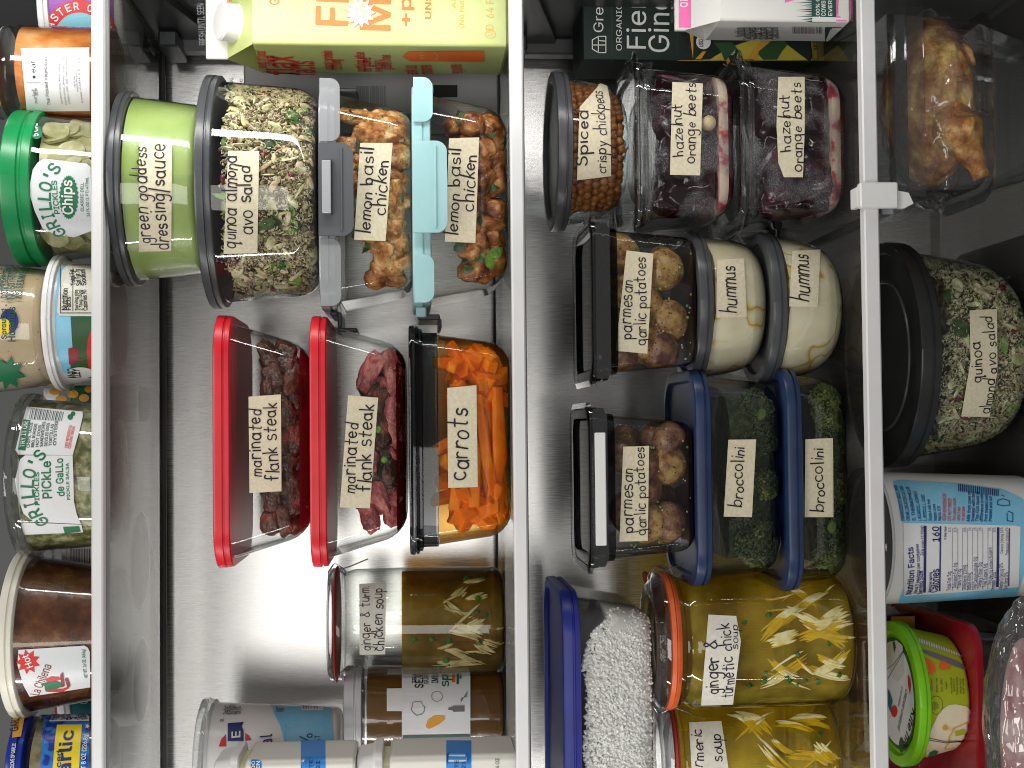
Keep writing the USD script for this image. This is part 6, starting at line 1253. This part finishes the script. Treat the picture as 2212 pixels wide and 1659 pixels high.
# --- chicken soups
def soup(c, nm, liq, level, seed, nshred, zr, shred_mat, ur=(-.055, .06), scal=12, gap=.0036):
    rng = R0(seed); solo('soup_broth', f'{nm}', 'soup', fill(c, .0022, level, gap=gap), liq, kind='stuff', smooth=50)
    ms = []
    for k in range(nshred):
        p = c.body.inside(rng.uniform(*ur), rng.uniform(*zr), rng.uniform(.0028, .0058)); L = rng.uniform(.020, .052); w = rng.uniform(.0008, .0018)
        t = np.linspace(-.5, .5, 9); b = rng.uniform(-.4, .4); a = rng.uniform(-.8, .8); nb = rng.randint(3, 7) if k % 3 else 1
        for s_ in range(nb):
            tt = t * rng.uniform(.7, 1.05) + rng.uniform(-.1, .1); o = (s_ - (nb - 1) / 2) * w * 1.3 * (1 + .5 * tt * rng.uniform(-1, 1))
            x = L * (tt * math.sin(a) + b * tt * tt) + o * math.cos(a); zz = L * (tt * math.cos(a) - .3 * b * tt * tt) - o * math.sin(a); yy = rng.uniform(-.0015, .0015) * np.sin(tt * 5)
            r = w * np.clip(1.1 - (2 * np.abs(t)) ** 4, .2, 1) * rng.uniform(.7, 1.2)
            v, f = tube(np.stack([x, yy, zz], 1), r, 6); v = v + .0005 * (meshkit.noise(v * 500 + k)[:, None] - .5); v[:, 1] *= .6
            q = p.copy(); q[2] = np.clip(q[2], c.pos[2] + .006 + L * .45, c.pos[2] + level - L * .5); ms.append((v + q, f))
    M_ = cat_mesh(ms); solo('chicken_shreds', nm.replace('broth of', 'pale chicken shreds in'), 'chicken', (clamp(c, M_[0], .0018), M_[1]), shred_mat, smooth=True, kind='stuff')
    P = c.body.inside(rng.uniform(*ur, scal), rng.uniform(zr[0], level - .01, scal), rng.uniform(.0022, .0042, scal)); ms = []
    for p in P:
        v, f = tube([(0, 0, -.0016), (0, 0, .0016)], rng.uniform(.0014, .0030), 9); ms.append((v @ rotm(rng.uniform(-1, 1), rng.uniform(-1.5, 1.5), 0).T + p, f))
    solo('scallion_rings', nm.replace('broth of', 'green scallion rings in'), 'scallion', cat_mesh(ms), 'scallion', kind='stuff')
soup(jarA, 'broth of the amber soup standing alone', 'broth_amber', .0935, 91, 20, (.012, .055), 'shred_dim', ur=(-.045, .055), scal=14)
soup(jarB, 'broth of the yellow soup with the orange ring', 'broth_yellow', .1400, 92, 23, (.012, .074), 'shred', scal=16)
soup(jarC, 'broth of the yellow soup cut by the frame', 'broth_yellow', .1300, 93, 24, (.012, .085), 'shred', scal=6)
pbr('avocado', [(.3, (.50, .50, .20)), (.6, (.72, .70, .42)), (.8, (.82, .80, .60))], sc=60, rough=.4)
# --- quinoa salads: sprouted grains, almonds, beans and leaves packed against the glass
def curl(n=6, r=1.0):
    t = np.linspace(0, 4.6, n); return tube(np.stack([r * np.cos(t), r * np.sin(t), .25 * t * r], 1), [.16, .2, .22, .24, .3, .42][:n], 4)
def wall(c, M_): return clamp(c, M_[0], .0013, True), M_[1]
def salad(c, nm, seed, zlo, zhi, uu, n, low=None):
    rng = R0(seed); t = thing('quinoa_salad', f'quinoa almond salad packed in the {nm}', 'salad', c.pos, c.rz, kind='stuff')
    def loc(n, d, zz=None, u2=None):
        u = rng.uniform(*(u2 or uu), n); z = rng.uniform(zlo, 1, n) * 0 + rng.uniform(zlo, zhi, n)
        top = zhi * (.80 + .28 * meshkit.fbm(np.column_stack([u * 28, u * 0, u * 0 + seed]), 3, seed)); z = np.minimum(z, top - rng.uniform(0, .012, n))
        P, N = c.body.point(u, z); return P - N * rng.uniform(*d, n)[:, None]
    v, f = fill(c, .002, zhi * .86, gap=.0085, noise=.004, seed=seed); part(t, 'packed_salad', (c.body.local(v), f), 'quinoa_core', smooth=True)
    part(t, 'quinoa_sprouts', wall(c, scat(curl(), loc(n, (.002, .0085)), rng, rng.uniform(.0010, .0021, n))), 'quinoa_pale', smooth=True, kind='stuff')
    fl = lump(rng, (1, .8, .35), .35, 1.5, ICO1); m = n
    part(t, 'quinoa_grains', wall(c, scat(fl, loc(m, (.0022, .0095)), rng, rng.uniform(.0009, .0030, (m, 3)))), 'quinoa', smooth=True, kind='stuff')
    part(t, 'dark_seeds', wall(c, scat(ICO1, loc(n // 7, (.0014, .004)), rng, rng.uniform(.0005, .0011, n // 7))), 'dark_seed', kind='stuff')
    part(t, 'pale_chunks', wall(c, scat(lump(rng, (1, .55, .16), .3, 1.3, ICO2), loc(110, (.0030, .0075)), rng, rng.uniform(.0040, .0100, 110))), 'avocado', smooth=True, kind='stuff')
    part(t, 'almond_slivers', wall(c, scat(lump(rng, (1, .30, .2), .2, 1.3, ICO2), loc(46, (.0030, .006)), rng, rng.uniform(.005, .0115, 46))), 'almond', kind='stuff')
    part(t, 'beans', wall(c, scat(lump(rng, (1, .62, .6), .12, 1.2, ICO2), loc(16, (.0036, .0065)), rng, rng.uniform(.0030, .0056, 16))), 'red_bean', smooth=True, kind='stuff')
    ms = []
    for k, p in enumerate(loc(40, (.0020, .006))):
        a = leaf(rng, rng.uniform(.008, .021), rng.uniform(.003, .0075), rng.uniform(-.4, .8)); N_ = math.atan2(p[0], -p[1])
        ms.append((a[0] @ (rotm(0, 0, N_) @ rotm(1.57 + rng.uniform(-.7, .7), rng.uniform(-3, 3), 0)).T + p, a[1]))
    ms = [(clamp(c, a_, .0014, True), b_) for a_, b_ in ms]
    part(t, 'dark_leaves', cat_mesh(ms[:32]), 'leafy', smooth=True, kind='stuff'); part(t, 'bright_leaves', cat_mesh(ms[32:]), 'bright_leaf', smooth=True, kind='stuff')
salad(quinoa, 'bowl under the green sauce tub', 101, .004, .080, (-.138, .142), 2300)
salad(big, 'large bowl with the wide black lid', 102, .004, .096, (-.138, .142), 2300)

# --- pickle chips in the green-lidded tub, with their brine
rng = R0(111)
solo('pickle_brine', 'cloudy pickles deep in the green-lidded tub', 'brine', fill(pc, .003, pc.h - .008, gap=.0065, noise=.002), 'pickle_brine', kind='stuff')
for k in range(26):
    u = rng.uniform(-.085, .085); z = rng.uniform(.012, pc.h - .014); r = rng.uniform(.010, .0135); a = u / .06
    v, f = loft([(-.0016, r * .94, r * .94, r), (-.0012, r, r, r), (.0012, r, r, r), (.0016, r * .94, r * .94, r)], k=4, m=1); v[:, 2] += .0012 * np.sin(v[:, 0] * 300)
    p = pc.body.inside(u, z, .0050); R = rotm(0, 0, a) @ rotm(math.pi / 2 + rng.uniform(-.25, .25), rng.uniform(-.25, .25), 0)
    solo('pickle_chip', 'pale round pickle chip in the green-lidded tub', 'pickle chip', (v @ R.T + p, f), 'pickle_brine', smooth=40, group='pickle chips')
